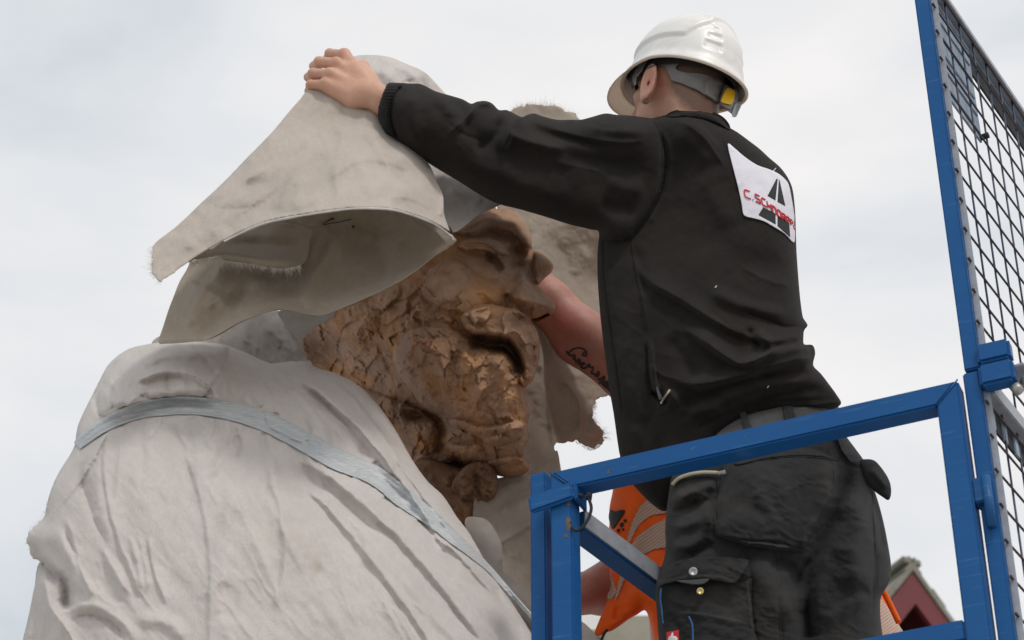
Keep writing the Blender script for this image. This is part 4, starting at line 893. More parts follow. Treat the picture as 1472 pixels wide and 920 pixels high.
# far side of the hood behind the face
far_out = [(715, 300), (700, 230), (715, 180), (732, 162), (745, 155), (760, 151), (778, 150), (798, 153), (815, 160), (835, 170), (880, 200), (900, 300), (900, 450), (884, 560), (874, 568), (862, 573), (855, 580), (851, 595), (855, 608), (864, 618), (868, 630),
           (860, 640), (849, 645), (838, 640), (828, 634), (812, 637), (799, 638), (803, 655), (806, 684), (790, 700), (760, 690), (740, 600), (735, 480), (725, 380)]
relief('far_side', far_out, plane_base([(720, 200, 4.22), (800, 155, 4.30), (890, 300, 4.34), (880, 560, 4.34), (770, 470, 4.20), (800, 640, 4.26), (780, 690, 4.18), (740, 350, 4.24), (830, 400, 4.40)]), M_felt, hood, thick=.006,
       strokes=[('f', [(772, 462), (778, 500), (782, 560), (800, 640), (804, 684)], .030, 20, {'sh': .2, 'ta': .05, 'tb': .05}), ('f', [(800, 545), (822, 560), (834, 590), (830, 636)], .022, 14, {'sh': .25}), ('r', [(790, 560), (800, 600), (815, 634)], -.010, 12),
                ('r', [(845, 350), (835, 390), (838, 420)], .014, 12), ('r', [(800, 345), (812, 370), (806, 400)], -.010, 10), ('r', [(850, 590), (852, 610), (862, 630)], .012, 8), ('c', [(782, 520), (786, 590), (790, 660)], -.012, 5)],
       noise=[(50, 50, .012, 24), (18, 18, .005, 25), (7, 7, .002, 26)], step=2.0, sub=4, ragged=lambda u, v: np.where(((v > 560) & (u > 795) & (v < 650)) | (v < 180), 4.6, .4),
       stains_shades=[(800, 595, 20, 28, .3), (860, 340, 20, 40, .2), (820, 380, 30, 50, .25), (770, 160, 40, 14, .4)])  # first spot paints the shade inside a fold, the rest are stains
def fuzz(name, edges, parent, n_per=1.2, ln=6.0, seed=1, th=.0005):
    r = np.random.RandomState(seed); V = []; Fq = []
    for pts, Yv in edges:
        p = spline(pts, False, 8); d, s = np.diff(p, axis=0), None; Ls = np.hypot(*d.T); tot = Ls.sum(); n = int(tot*n_per)
        for _ in range(n):
            t = r.rand()*tot; i = min(np.searchsorted(np.cumsum(Ls), t), len(d)-1); q = p[i]+d[i]*r.rand(); nn = np.array([d[i][1], -d[i][0]])/Ls[i]
            a = nn+r.randn(2)*.7; l = ln*r.uniform(.3, 1.3); m1 = q+a*l*.5+r.randn(2)*.8; e_ = m1+(a+r.randn(2)*.5)*l*.5; yy = Yv+r.randn()*.004
            P3 = [P(*(q-nn*1.5), yy), P(*m1, yy+r.randn()*.003), P(*e_, yy+r.randn()*.004)]
            o = len(V); w_ = np.array([.35*th*1.2, 0, .6*th]); 
            for k, c in enumerate(P3): f_ = (1, .7, .25)[k]; V.append(c-w_*f_); V.append(c+w_*f_)
            Fq += [(o, o+1, o+3, o+2), (o+2, o+3, o+5, o+4)]
    me = bpy.data.meshes.new(name); me.from_pydata([tuple(v) for v in V], [], Fq); o = link(name, me, M_fuzz, parent, False); o['kind'] = 'stuff'; return o
fuzz('frayed_fibres', [([(868, 632), (860, 642), (849, 646), (838, 641), (828, 635)][::-1], 4.28), ([(855, 608), (866, 618), (870, 632)], 4.28), ([(856, 578), (851, 594), (856, 606)], 4.30),
     ([(735, 160), (755, 151), (778, 149), (800, 153), (830, 168)], 4.28), ([(272, 380), (300, 372), (330, 377), (362, 381), (404, 388), (432, 383)][::-1], 3.53), ([(230, 405), (221, 396), (219, 380), (220, 356)][::1], 3.50)], hood, 3.2, 5)
fuzz('frayed_fibres', [([(38, 776), (44, 762), (60, 745), (68, 720)], 3.78), ([(724, 802), (716, 770), (704, 752)][::-1], 3.90), ([(47, 804), (38, 780)], 3.78)], wrap, .6, 2.2, 2)
# ================================================================ the worker lifting the hood
FLOOR = 2.98
wk = empty('person', (0.50, 3.78, FLOOR), 'worker in black fleece jacket and white hard hat lifting the hood sheet', 'person')
YW = 3.74
def rotm(f, up):
    f = Vector(f).normalized(); s = Vector(up).cross(f).normalized(); u = f.cross(s); return np.array([f, s, u]).T   # local x = forward, y = left, z = up
# head frame
HR = rotm((-0.72, 0.66, 0.20), (0.0, 0.0, 1)); HC = P(980, 124, YW-.02)
def hl(x, y, z): return HC+HR@np.array([x, y, z])
hd_c = lambda u, v, Y: P(u, v, Y)
SH = P(930, 245, YW+.05); WR = P(556, 150, 3.60)
# left hand: knuckles, middle joints, end joints and tips of four fingers, index on top
fing = []
mc = [(495, 79, 3.605), (484, 92, 3.590), (475, 107, 3.585), (468, 122, 3.590)]
pi_ = [(474, 77, 3.632), (459, 89, 3.612), (450, 106, 3.602), (447, 122, 3.600)]
di = [(470, 84, 3.660), (451, 95, 3.640), (443, 111, 3.630), (444, 131, 3.622)]
tip = [(480, 92, 3.672), (462, 104, 3.658), (452, 118, 3.650), (450, 139, 3.640)]
fr = [(.0105, .0095, .0085, .0075), (.0115, .0105, .0092, .008), (.0112, .0102, .009, .0078), (.0102, .0096, .0086, .0072)]
def worker_sdf(p):
    d = None
    # skull, jaw, neck
    R = HR
    q = (p-HC)@R                                                          # to head coordinates
    sk = np.sqrt((q[..., 0]/.098)**2+(q[..., 1]/.077)**2+((q[..., 2]-.012)/.098)**2); d = (sk-1)*.082
    jaw = np.sqrt(((q[..., 0]-.042)/.058)**2+(q[..., 1]/.055)**2+((q[..., 2]+.072)/.058)**2); d = smin(d, (jaw-1)*.056, .03)
    chin = hl(.085, 0, -.105); d = smin(d, np.sqrt(((p-chin)**2).sum(-1))-.020, .03)
    d = smin(d, sd_cone(p, hl(.098, 0, .0), hl(.118, 0, -.038), .008, .013), .012)                   # nose
    d = smin(d, sd_cone(p, hl(.092, .018, -.068), hl(.092, -.018, -.068), .010, .010), .010)         # lips
    d = smin(d, sd_cone(p, hl(.082, .035, .022), hl(.082, -.035, .022), .012, .012), .015)           # brow
    for s in (1, -1): d = smin(d, sd_cone(p, hl(.072, .045*s, -.03), hl(.03, .066*s, -.035), .014, .012), .02)
    nk = hl(-.035, 0, -.07); d = smin(d, sd_cone(p, nk, hl(-.060, 0, -.155)+np.array([0,.02,0]), .056, .050), .03)
    # ears
    for s in (1, -1):
        c = hl(.014, .080*s, -.040); e = (p-c)@R; e0 = e[..., 0]+e[..., 1]*.5*s; e1 = e[..., 1]*s-e[..., 0]*-.25
        ov = np.sqrt((e0/.022)**2+((e[..., 2])/.039)**2); sh = np.maximum((ov-1)*.018, np.abs(e1-.006)-.006)
        rim = np.sqrt(((ov-.86)*.019)**2+(e1-.012)**2)-.0042
        lobe = np.sqrt(((p-hl(.019, .081*s, -.072))**2).sum(-1))-.0105
        cup = np.sqrt((e0/.010)**2+((e[..., 2]+.002)/.018)**2); ear = smin(smin(np.maximum(sh, -(cup-1)*.010-.006), rim, .005), lobe, .008); d = smin(d, ear, .006)
    # trunk inside the jacket
    ch = P(1000, 300, YW+.06); pe = P(1080, 640, YW+.05); neck = hl(-.060, 0, -.155)
    d = smin(d, sd_cone(p, neck, ch, .055, .08), .03); d = smin(d, sd_cone(p, ch, pe, .08, .07), .04)
    d = smin(d, sd_cone(p, ch, SH, .06, .04), .03)
    EL = P(740, 235, 3.70)
    d = smin(d, sd_cone(p, SH, EL, .052, .040), .03); d = smin(d, sd_cone(p, EL, WR, .042, .0265), .02)
    RS = P(1100, 290, YW-.02)+np.array([0, .10, 0]); RE = P(1010, 430, 4.02); RW = P(960, 330, 4.18)
    d = smin(d, sd_cone(p, RS, RE, .048, .036), .03); d = smin(d, sd_cone(p, RE, RW, .036, .026), .02)
    # left hand
    c0 = P(532, 126, 3.588); heel = P(508, 140, 3.588); 
    d = smin(d, sd_cone(p, WR, P(524, 134, 3.592), .0265, .0255), .012)
    w_ = P(540, 143, 3.594)
    for i in range(4):
        a = P(*mc[i]); d = smin(d, sd_cone(p, P(520-(3-i)*0, 112+i*10, 3.594), a, .0175, .0125), .013)
    d = smin(d, sd_cone(p, P(505, 145, 3.600), P(478, 130, 3.598), .017, .012), .014)
    d = smin(d, sd_cone(p, P(548, 140, 3.592), P(512, 100, 3.592), .022, .015), .014)
    fg = None
    for i in range(4):
        a, b, c, t = [P(*q[i]) for q in (mc, pi_, di, tip)]; r = fr[i]
        f = sd_cone(p, a, b, r[0]*1.06, r[0]*.98); f = smin(f, np.sqrt(((p-b)**2).sum(-1))-r[0]*.90, .004)
        f = smin(f, sd_cone(p, b, c, r[0]*.98, r[2]), .004); f = smin(f, sd_cone(p, c, t, r[2], r[3]), .004)
        f = smin(f, np.sqrt(((p-a-np.array([0, -.0010, .001]))**2).sum(-1))-.0105, .009)
        fg = f if fg is None else smin(fg, f, .0014)
    d = smin(d, fg, .007)
    # thumb under the cloth
    th = [P(522, 96, 3.615), P(500, 98, 3.650), P(482, 106, 3.675)]
    d = smin(d, sd_cone(p, P(535, 118, 3.60), th[0], .016, .013), .012); d = smin(d, sd_cone(p, th[0], th[1], .0125, .011), .006); d = smin(d, sd_cone(p, th[1], th[2], .011, .0095), .005)
    # tendons and slack skin
    for i in range(4):
        a = P(*mc[i]); b = P(538, 128+i*4, 3.588); d = d-.0012*np.exp(-(np.maximum(sd_cone(p, a, b, 0, 0), 0)/.005)**2)
    return d
me = sdf_mesh(worker_sdf, (-.45, 3.40, 3.70), (.95, 4.35, 5.25), .0036, 'body')
co = None
def hairf(c):
    q = (c-HC)@HR; x, y, z = q.T
    n = fbm(c[:, 0]*60, c[:, 2]*60, c[:, 1]*60, 3)
    hl_ = np.clip((z+.052+1.0*np.clip(-x, 0, .1))/.035+.4*n, 0, 1)
    front = np.clip((-(x-.035))/.03, 0, 1); ear = np.exp(-(((x)/.020)**2+((z+.03)/.036)**2))
    side = np.clip(1-ear*1.6*(np.abs(y) > .06), 0, 1)
    inhead = (np.abs(x) < .13) & (z > -.11)
    return np.where(inhead, hl_*front*side*(.74+.22*np.clip(z/.03+1, 0, 1)), 0)
vattr(me, 'hair', hairf)
def flushf(c):
    q = (c-HC)@HR; r = .75*np.exp(-((q[:, 0]/.022)**2+((q[:, 2]+.045)/.030)**2))*(np.abs(q[:, 1]) > .065)*(np.abs(q[:, 2]) < .2)
    for i in range(4):
        for j, k in ((mc, .5), (pi_, .45)): r = np.maximum(r, k*np.exp(-(((c-P(*j[i]))**2).sum(-1))/(.011**2)))
    return r
vattr(me, 'flush', flushf)
body = link('body', me, M_skin, wk)

# ---------------------------------------------------------------- jacket
jout = [(556, 121), (570, 119), (590, 120), (606, 121), (626, 131), (650, 138), (666, 143), (677, 149), (686, 146), (698, 145), (708, 149), (717, 158), (728, 158), (737, 162), (750, 168), (758, 165), (768, 163), (780, 167), (800, 172), (820, 172),
        (835, 172), (851, 168), (870, 163), (886, 165), (905, 166), (922, 168), (936, 170), (946, 168), (958, 165), (972, 161), (989, 159), (1010, 160), (1030, 166), (1042, 174), (1047, 182), (1060, 190), (1075, 201), (1092, 214), (1106, 227), (1118, 237), (1127, 247), (1135, 260), (1140, 275), (1143, 303),
        (1144, 330), (1145, 360), (1147, 390), (1149, 415), (1151, 435), (1154, 455), (1158, 462), (1161, 468), (1156, 475), (1155, 485), (1156, 495), (1168, 496), (1172, 508), (1169, 525), (1180, 537), (1193, 554), (1203, 568), (1209, 581), (1190, 590),
        (1160, 588), (1130, 588), (1100, 594), (1070, 606), (1048, 625), (1030, 655), (1000, 690), (975, 715), (957, 735), (940, 727), (922, 710), (905, 690), (896, 668), (890, 650), (882, 594), (876, 560), (871, 520), (867, 490), (863, 455), (859, 400), (859, 360), (861, 334), (850, 330),
        (820, 323), (782, 311), (744, 300), (716, 293), (690, 280), (658, 260), (631, 244), (604, 227), (577, 209), (563, 199), (553, 192), (547, 180), (543, 165), (545, 145)]
JS = [
    ('c', [(640, 170), (660, 190), (700, 205)], -.005, 5), ('c', [(790, 230), (830, 240), (880, 248)], .004, 6), ('r', [(1000, 250), (1030, 290), (1050, 330)], .006, 14), ('c', [(1060, 380), (1100, 402), (1144, 412)], .006, 8), ('c', [(930, 520), (955, 540), (985, 548)], .005, 6), ('r', [(985, 600), (1010, 590), (1045, 590)], .006, 7), ('c', [(1000, 620), (1030, 600), (1060, 590)], -.006, 5), ('r', [(905, 540), (915, 580), (930, 610)], .006, 9), ('c', [(1010, 440), (1050, 470), (1085, 490)], -.005, 6),
    # sleeve puff over the torso, armhole seam
    ('pad', [(540, 120), (600, 118), (700, 145), (780, 165), (880, 165), (940, 172), (952, 200), (956, 240), (948, 280), (930, 315), (905, 342), (870, 345), (850, 332), (780, 312), (700, 285), (600, 228), (545, 195)], 0.030, 40),
    ('c', [(938, 172), (948, 188), (953, 215), (953, 250), (945, 282), (928, 312), (906, 340)], -0.0085, 3.2, {'ta': .03, 'tb': .05}),
    ('r', [(946, 182), (962, 215), (961, 250), (953, 288), (934, 322)], 0.004, 5, {'ta': .05, 'tb': .05}),
    # gathers and folds of the sleeve
    ('c', [(576, 124), (566, 140), (562, 160), (564, 180), (572, 198)], -0.007, 4, {'ta': .05, 'tb': .05}),
    ('r', [(600, 124), (592, 150), (594, 190), (604, 215)], 0.010, 12),
    ('f', [(716, 160), (702, 148), (688, 150), (678, 162), (660, 180), (642, 196)], 0.016, 9, {'sh': .5}),
    ('r', [(650, 140), (664, 152), (670, 166), (664, 185)], -0.010, 7), ('r', [(620, 134), (640, 150), (650, 172)], 0.007, 9),
    ('r', [(722, 165), (718, 178), (705, 200), (680, 220)], -0.012, 8), ('f', [(765, 168), (750, 166), (738, 178), (730, 200), (716, 222)], 0.014, 10, {'sh': .5}),
    ('r', [(725, 182), (745, 198), (778, 208), (820, 216)], 0.010, 7), ('r', [(750, 172), (770, 186), (800, 196), (840, 204), (880, 214)], -0.012, 8),
    ('c', [(778, 176), (810, 190), (850, 200), (900, 205), (940, 200)], 0.008, 7), ('r', [(800, 220), (850, 232), (900, 240), (940, 240)], -0.009, 14),
    ('r', [(836, 176), (862, 184), (900, 188), (936, 190)], 0.010, 9), ('c', [(840, 170), (858, 180), (890, 186)], -0.006, 5), ('r', [(870, 258), (900, 270), (932, 272)], 0.008, 12),
    ('r', [(860, 290), (890, 300), (920, 300)], -0.010, 12), ('r', [(640, 215), (700, 245), (760, 270), (830, 290)], 0.006, 16), ('r', [(600, 160), (640, 190), (700, 215)], 0.006, 20), ('r', [(640, 165), (690, 200), (760, 232), (850, 255)], -.006, 14),
    # shoulder blade and back
    ('c', [(958, 168), (985, 178), (1010, 196), (1030, 222), (1046, 250)], 0.0055, 5), ('r', [(965, 185), (1000, 205), (1030, 240)], 0.006, 18), ('f', [(975, 168), (1000, 182), (1022, 200), (1040, 225)], .006, 20, {'sh': .3}),
    ('c', [(957, 165), (985, 166), (1015, 172), (1044, 186)], -0.007, 3.5, {'ta': .05, 'tb': .05}), ('r', [(958, 160), (985, 159), (1015, 162), (1044, 176)], .006, 5),
    ('r', [(1050, 200), (1080, 300), (1090, 400)], 0.012, 50), ('r', [(975, 330), (1030, 350), (1090, 380), (1140, 400)], -0.006, 25),
    # side seam and pocket
    ('c', [(866, 345), (868, 400), (878, 470), (888, 540), (896, 600)], -0.004, 3), ('r', [(910, 352), (925, 400), (930, 430)], -.008, 10),
    ('c', [(906, 345), (916, 400), (926, 450), (934, 490)], 0.006, 6), ('f', [(934, 480), (938, 520), (942, 550), (950, 572)], 0.014, 9, {'sh': .3, 'ta': .3, 'tb': .15}),
    ('r', [(930, 485), (932, 530), (938, 565), (952, 582)], -0.014, 5), ('r', [(938, 560), (950, 574), (962, 582)], -.014, 6), ('r', [(957, 560), (970, 575), (985, 600)], .010, 7),
    # big folds pulled round the waist
    ('f', [(1156, 478), (1120, 488), (1080, 484), (1030, 462), (980, 430), (930, 400), (905, 360)], 0.016, 13, {'sh': .45}),
    ('r', [(1140, 452), (1100, 448), (1060, 436), (1010, 412)], 0.011, 10), ('c', [(1158, 466), (1130, 470), (1100, 458), (1060, 445)], -0.010, 6),
    ('f', [(1150, 480), (1110, 505), (1070, 522), (1048, 515), (1010, 490), (975, 465)], 0.018, 12, {'sh': .4}), ('r', [(1085, 472), (1100, 490), (1115, 512)], .010, 8), ('r', [(1072, 470), (1085, 488), (1096, 502)], -.010, 6),
    ('f', [(1171, 512), (1130, 520), (1090, 532), (1040, 546), (1000, 552), (960, 545)], 0.022, 15, {'sh': .4, 'ta': .1}),
    ('r', [(1165, 498), (1130, 503), (1095, 517), (1060, 530)], .018, 9, {'ta': .05}), ('r', [(1155, 490), (1120, 498), (1090, 508)], -.014, 6),
    ('r', [(1180, 545), (1140, 548), (1090, 556), (1030, 580), (980, 600)], 0.010, 12), ('r', [(1170, 535), (1120, 540), (1080, 546)], -0.010, 8),
    ('r', [(1195, 562), (1160, 560), (1120, 566), (1080, 580), (1040, 600)], -.010, 8), ('r', [(960, 600), (1000, 575), (1050, 560)], -.010, 12), ('r', [(950, 660), (990, 640), (1030, 620)], .008, 12),
    ('r', [(900, 600), (920, 640), (940, 690)], .008, 14), ('r', [(880, 480), (890, 560), (905, 640)], .004, 12), ('r', [(1000, 470), (1030, 500), (1070, 530)], .007, 10), ('r', [(960, 480), (985, 520), (1010, 545)], -.008, 12),
    ('c', [(1208, 578), (1160, 584), (1120, 586), (1070, 602), (1040, 632)], .008, 4, {'ta': .02, 'tb': .02}), ('c', [(1200, 572), (1150, 576), (1110, 580), (1060, 598)], -.004, 3),
]
jack = relief('jacket', jout, plane_base([(550, 160, 3.612), (640, 190, 3.66), (760, 240, 3.72), (900, 260, 3.78), (1000, 210, 3.72), (1000, 165, 3.675), (1045, 180, 3.70), (1100, 350, 3.74), (900, 600, 3.78), (1150, 560, 3.72), (1000, 400, 3.75), (960, 720, 3.80)]), M_jacket, wk,
              puff=0.72, bpuff=0.9, cap=118, warp=.8, gain=1.25, strokes=JS, noise=[(90, 90, .005, 51), (30, 60, .0026, 52, .5), (12, 12, .0009, 53)], crumple=[(120, 44, .002, 54, .55)], step=1.7, sub=3, stains_shades=[(1130, 545, 50, 20, .5), (1050, 570, 70, 20, .35), (700, 200, 80, 20, .2)])
# ribbed cuff
cu = []
for k in range(26):
    a = k/25; u = 556+8*math.sin(a*math.pi*1.0)*0; 
cuff_out = [(558, 120), (568, 119), (579, 121), (570, 130), (562, 146), (559, 165), (562, 182), (570, 200), (560, 197), (551, 190), (545, 176), (543, 160), (546, 142), (551, 128)]
relief('cuff', cuff_out, on(jack, .004), M_cuff, wk, thick=.004, strokes=[('r', [(545+10*math.sin(math.pi*t), 122+t*74), (561+6*abs(t-.5)*2+2, 121+t*78)], .0035, 1.5, {'ta': .05, 'tb': .05}) for t in np.linspace(.03, .97, 17)], step=1.2)
# collar
relief('collar', [(957, 166), (966, 160), (980, 157), (1000, 156), (1022, 160), (1038, 167), (1048, 178), (1049, 187), (1034, 178), (1010, 170), (985, 167), (968, 168)], on(jack, .006), M_jacket, wk, thick=.008,
       strokes=[('r', [(960, 163), (990, 159), (1022, 163), (1047, 180)], .004, 4)], step=1.5)
decal('seam', [spline([(940, 174), (948, 190), (952, 215), (952, 250), (944, 281), (927, 311), (906, 339)], False, 8), spline([(866, 345), (868, 400), (877, 470), (887, 540), (893, 590)], False, 8), spline([(906, 345), (914, 392), (922, 430), (929, 470)], False, 8)], .9, jack, M_cuff, wk, off=.0012)
# pocket zip pull, tag and lint
decal('zip_pull', [spline([(950, 580), (954, 573), (959, 566), (963, 560)], False, 6)], 3.0, jack, M_cord, wk, off=.008, thick=.003)
decal('zip_tag', [[(944, 556), (950, 574)]], 6.5, jack, M_pewter, wk, off=.004, thick=.002, widths=[np.array([2., 6.5])])
for (u, v, l) in ((1113, 244, 5), (1104, 556, 3), (1029, 412, 3), (1126, 258, 3)):
    decal('lint', [[(u-l*.4, v+l*.5), (u+l*.5, v-l*.5)]], 1.0, jack, M_white, wk, off=.003)

# white emblem patch
PO = [(1046, 207), (1056, 213), (1070, 225), (1088, 237), (1105, 243), (1118, 249), (1128, 257), (1134, 266), (1138, 285), (1142, 310), (1143, 335), (1141, 349), (1128, 336), (1112, 326), (1098, 318), (1084, 314), (1072, 311), (1068, 306), (1066, 292), (1060, 265), (1053, 238)]
patch = relief('emblem_patch', PO, on(jack, .0035), M_patch, jack.o, thick=.0015, strokes=[('c', [(1048, 211), (1070, 228), (1105, 246), (1131, 262), (1139, 300), (1142, 340)], .0012, 1.4, {'ta': 0, 'tb': 0})], step=1.3, sub=3)
def patchmap(a, b):
    """a across 0..1, b down 0..1 -> (u, v) on the patch"""
    top = np.array([np.interp(a, [0, .3, .6, .85, 1], [1048, 1074, 1106, 1128, 1136]), np.interp(a, [0, .3, .6, .85, 1], [210, 229, 245, 257, 272])])
    bot = np.array([np.interp(a, [0, .3, .6, .85, 1], [1068, 1088, 1112, 1130, 1141]), np.interp(a, [0, .3, .6, .85, 1], [309, 316, 327, 338, 347])])
    q = top*(1-b)+bot*b; return q[0]-1.5*math.sin(b*math.pi)*0, q[1]
def lp(pts): return [(1030+x/6.131, 200+y/6.133) for x, y in pts]
def filled(name, polys, fdq, mat, parent, off, step=.8):
    for pl in polys: relief(name, pl, on(fdq, off), mat, parent, thick=.0006, step=step, sub=1)
filled('road_emblem', [lp([(540, 348), (528, 350), (450, 500), (520, 540)]), lp([(550, 352), (556, 360), (608, 592), (538, 552)]), lp([(412, 600), (520, 655), (522, 752), (370, 668)]), lp([(538, 668), (642, 735), (650, 865), (538, 765)])], patch, M_black, jack.o, .0006)
# lettering C.SCHNORPFEIL in square-cut strokes
GL = {'C': [[(1, 0), (.2, 0), (0, .2), (0, .8), (.2, 1), (1, 1)]], '.': [[(.3, .9), (.3, 1.05)]], 'S': [[(1, 0), (.1, 0), (0, .45), (.9, .52), (1, 1), (0, 1)]], 'H': [[(0, 0), (0, 1)], [(1, 0), (1, 1)], [(0, .5), (1, .5)]],
      'N': [[(0, 1), (0, 0), (.8, 0), (1, .2), (1, 1)]], 'O': [[(.15, 0), (.85, 0), (1, .2), (1, .8), (.85, 1), (.15, 1), (0, .8), (0, .2), (.15, 0)]], 'R': [[(0, 1), (0, 0), (.9, 0), (1, .25), (.9, .5), (0, .55)], [(.45, .55), (1, 1)]],
      'P': [[(0, 1), (0, 0), (.9, 0), (1, .25), (.9, .52), (0, .55)]], 'F': [[(1, 0), (0, 0), (0, 1)], [(0, .5), (.8, .5)]], 'E': [[(1, 0), (0, 0), (0, 1), (1, 1)], [(0, .5), (.8, .5)]], 'I': [[(.5, 0), (.5, 1)]], 'L': [[(0, 0), (0, 1), (1, 1)]]}
bl = np.array(lp([(236, 470), (330, 505), (430, 560), (520, 632), (600, 690), (668, 740), (694, 772)])); # middle line of the lettering
cl = np.concatenate([[0], np.cumsum(np.hypot(*np.diff(bl, axis=0).T))]); word = 'C.SCHNORPFE'; t_ = 0.6; LP = []
total = cl[-1]
wds = [1.25, .45, 1.1, 1, .95, .9, .88, .8, .72, .6, .5]; ws = sum(wds)
for chx, wd in zip(word, wds):
    l = total*wd/ws; a = t_+l*.10; b = t_+l*.84; hgt = 11.0-2.0*(t_/total)
    for st in GL[chx]:
        pts = []
        for (x, y) in st:
            s = a+(b-a)*x; pu = np.interp(s, cl, bl[:, 0]); pv = np.interp(s, cl, bl[:, 1]); pts.append((pu+(y-.5)*1.6, pv+(y-.5)*hgt))
        dn = []
        for i in range(len(pts)-1): dn += [(pts[i][0]*(1-k/4)+pts[i+1][0]*k/4, pts[i][1]*(1-k/4)+pts[i+1][1]*k/4) for k in range(4)]
        LP.append(dn+[pts[-1]])
    t_ += l
decal('lettering', LP, 1.8, patch, M_red, jack.o, off=.0014, thick=.0006)

# ---------------------------------------------------------------- trousers
tout = [(1060, 590), (1100, 580), (1150, 574), (1190, 572), (1208, 590), (1212, 619), (1226, 640), (1243, 664), (1252, 690), (1262, 720), (1270, 750), (1276, 780), (1281, 812), (1280, 830), (1274, 845), (1266, 860), (1266, 890), (1272, 930), (1290, 1000), (1310, 1080), (1320, 1170), (1325, 1260), (1210, 1262), (1205, 1180), (1195, 1100), (1180, 1010),
        (1165, 1030), (1150, 1120), (1150, 1262), (1020, 1262), (1000, 1180), (975, 1080), (955, 1000), (947, 920), (944, 880), (942, 846), (947, 828), (954, 805), (957, 785), (956, 762), (958, 735), (962, 705), (968, 680), (1000, 640), (1040, 610)]
TS_ = [
    ('pad', [(1035, 690), (1048, 662), (1080, 650), (1130, 645), (1180, 650), (1205, 670), (1200, 700), (1180, 740), (1155, 785), (1120, 780), (1060, 775), (1028, 765), (1030, 720)], .030, 60),
    ('r', [(1225, 650), (1214, 700), (1195, 750), (1170, 800), (1160, 850), (1166, 920)], -.028, 11, {'ta': .2, 'tb': .02}),
    ('r', [(1225, 690), (1236, 740), (1228, 800), (1240, 860)], .028, 22), ('c', [(1246, 680), (1254, 740), (1258, 800), (1256, 850), (1252, 900)], -.006, 3),
    ('f', [(1262, 860), (1230, 830), (1195, 830)], .004, 14, {'sh': .4}), ('r', [(1180, 900), (1220, 870), (1250, 850)], .012, 10),
    ('f', [(1162, 790), (1120, 786), (1070, 780), (1026, 766)], .018, 8, {'sh': .3}), ('f', [(1160, 792), (1155, 776), (1172, 740)], .010, 10, {'sh': .4}),
    ('c', [(1040, 668), (1034, 700), (1028, 765)], -.008, 3.5), ('r', [(965, 720), (1000, 705), (1035, 694)], .014, 7), ('r', [(962, 740), (1000, 725), (1030, 715)], -.012, 7), ('r', [(962, 760), (1000, 752), (1030, 735)], .010, 9),
    ('r', [(958, 790), (1000, 780), (1024, 745)], .010, 9), ('r', [(985, 800), (1010, 790), (1030, 778)], -.008, 7), ('r', [(1010, 700), (1018, 740), (1020, 765)], .012, 8),
    ('r', [(1060, 680), (1100, 690), (1140, 720)], .006, 16), ('r', [(1050, 720), (1100, 740), (1150, 760)], -.006, 14), ('r', [(1080, 690), (1110, 740), (1140, 770)], .005, 10), ('r', [(1200, 690), (1185, 730), (1170, 760)], .006, 7),
    ('r', [(1100, 800), (1130, 815), (1160, 850)], -.014, 11), ('r', [(1075, 800), (1110, 850), (1140, 900)], .014, 22), ('f', [(1165, 800), (1150, 825), (1142, 860)], -.018, 12, {'sh': .5}),
    ('c', [(1118, 790), (1120, 840), (1122, 900), (1126, 960)], -.004, 2.6), ('c', [(1060, 780), (1078, 820), (1080, 880), (1090, 940)], -.005, 3),
    ('r', [(1262, 665), (1275, 690), (1280, 720)], .020, 8), ('r', [(1250, 700), (1264, 740), (1270, 800)], -.012, 5), ('r', [(1150, 860), (1158, 900), (1160, 960)], -.02, 12),
    ('r', [(1190, 780), (1210, 790), (1235, 788)], .004, 7), ('r', [(1186, 800), (1212, 812), (1240, 812)], -.003, 6), ('r', [(1180, 850), (1205, 850), (1230, 840)], -.003, 7),
]
trou = relief('trousers', tout, plane_base([(1100, 600, 3.74), (980, 760, 3.72), (1100, 800, 3.70), (1250, 780, 3.76), (1100, 1260, 3.72), (1260, 1260, 3.78)]), M_trouser, wk, puff=.72, bpuff=.85, cap=120, warp=2, gain=1.35, crumple=[(44, 17, .0030, 66, .3)], strokes=TS_,
              noise=[(60, 60, .005, 61), (24, 36, .0034, 62, .8), (9, 12, .0011, 63, .6)], step=1.9, sub=3, stains_shades=[(1040, 730, 40, 30, .3), (1000, 880, 50, 30, .4), (1190, 690, 10, 60, .4), (985, 720, 30, 30, .55)])
T = trou.o
def rim(p): return spline(p, False, 8)
relief('belt', [(1030, 625), (1060, 604), (1100, 590), (1150, 580), (1190, 578), (1207, 590), (1212, 612), (1190, 602), (1150, 604), (1105, 613), (1062, 628), (1035, 645)], on(trou, .012), M_belt, wk, thick=.004,
       strokes=[('r', [(1040, 618), (1100, 595), (1190, 582)], .002, 2), ('r', [(1040, 638), (1100, 610), (1200, 598)], .002, 2)], step=1.4)
for pl in ([(1060, 588), (1068, 584), (1084, 622), (1074, 626)], [(1124, 576), (1138, 574), (1146, 612), (1130, 616)], [(1196, 612), (1206, 612), (1222, 640), (1230, 660), (1238, 666), (1222, 664), (1210, 648)]):
    relief('belt_loop', pl, on(trou, .018), M_trouser, T, thick=.004, step=1.2, sub=1, strokes=[('c', [((pl[0][0]+pl[1][0])/2, pl[0][1]), ((pl[-1][0]+pl[-2][0])/2, pl[-1][1])], .002, 3)])
relief('yoke', [(1056, 663), (1075, 655), (1110, 647), (1150, 643), (1190, 646), (1204, 650), (1202, 662), (1180, 656), (1140, 655), (1100, 659), (1062, 668)], on(trou, .004), M_trouser, T, thick=.003, step=1.3,
       noise=[(3, 9, .0022, 5, .4)], strokes=[('r', [(1058, 664), (1110, 650), (1150, 646), (1202, 653)], .0015, 1.5)])
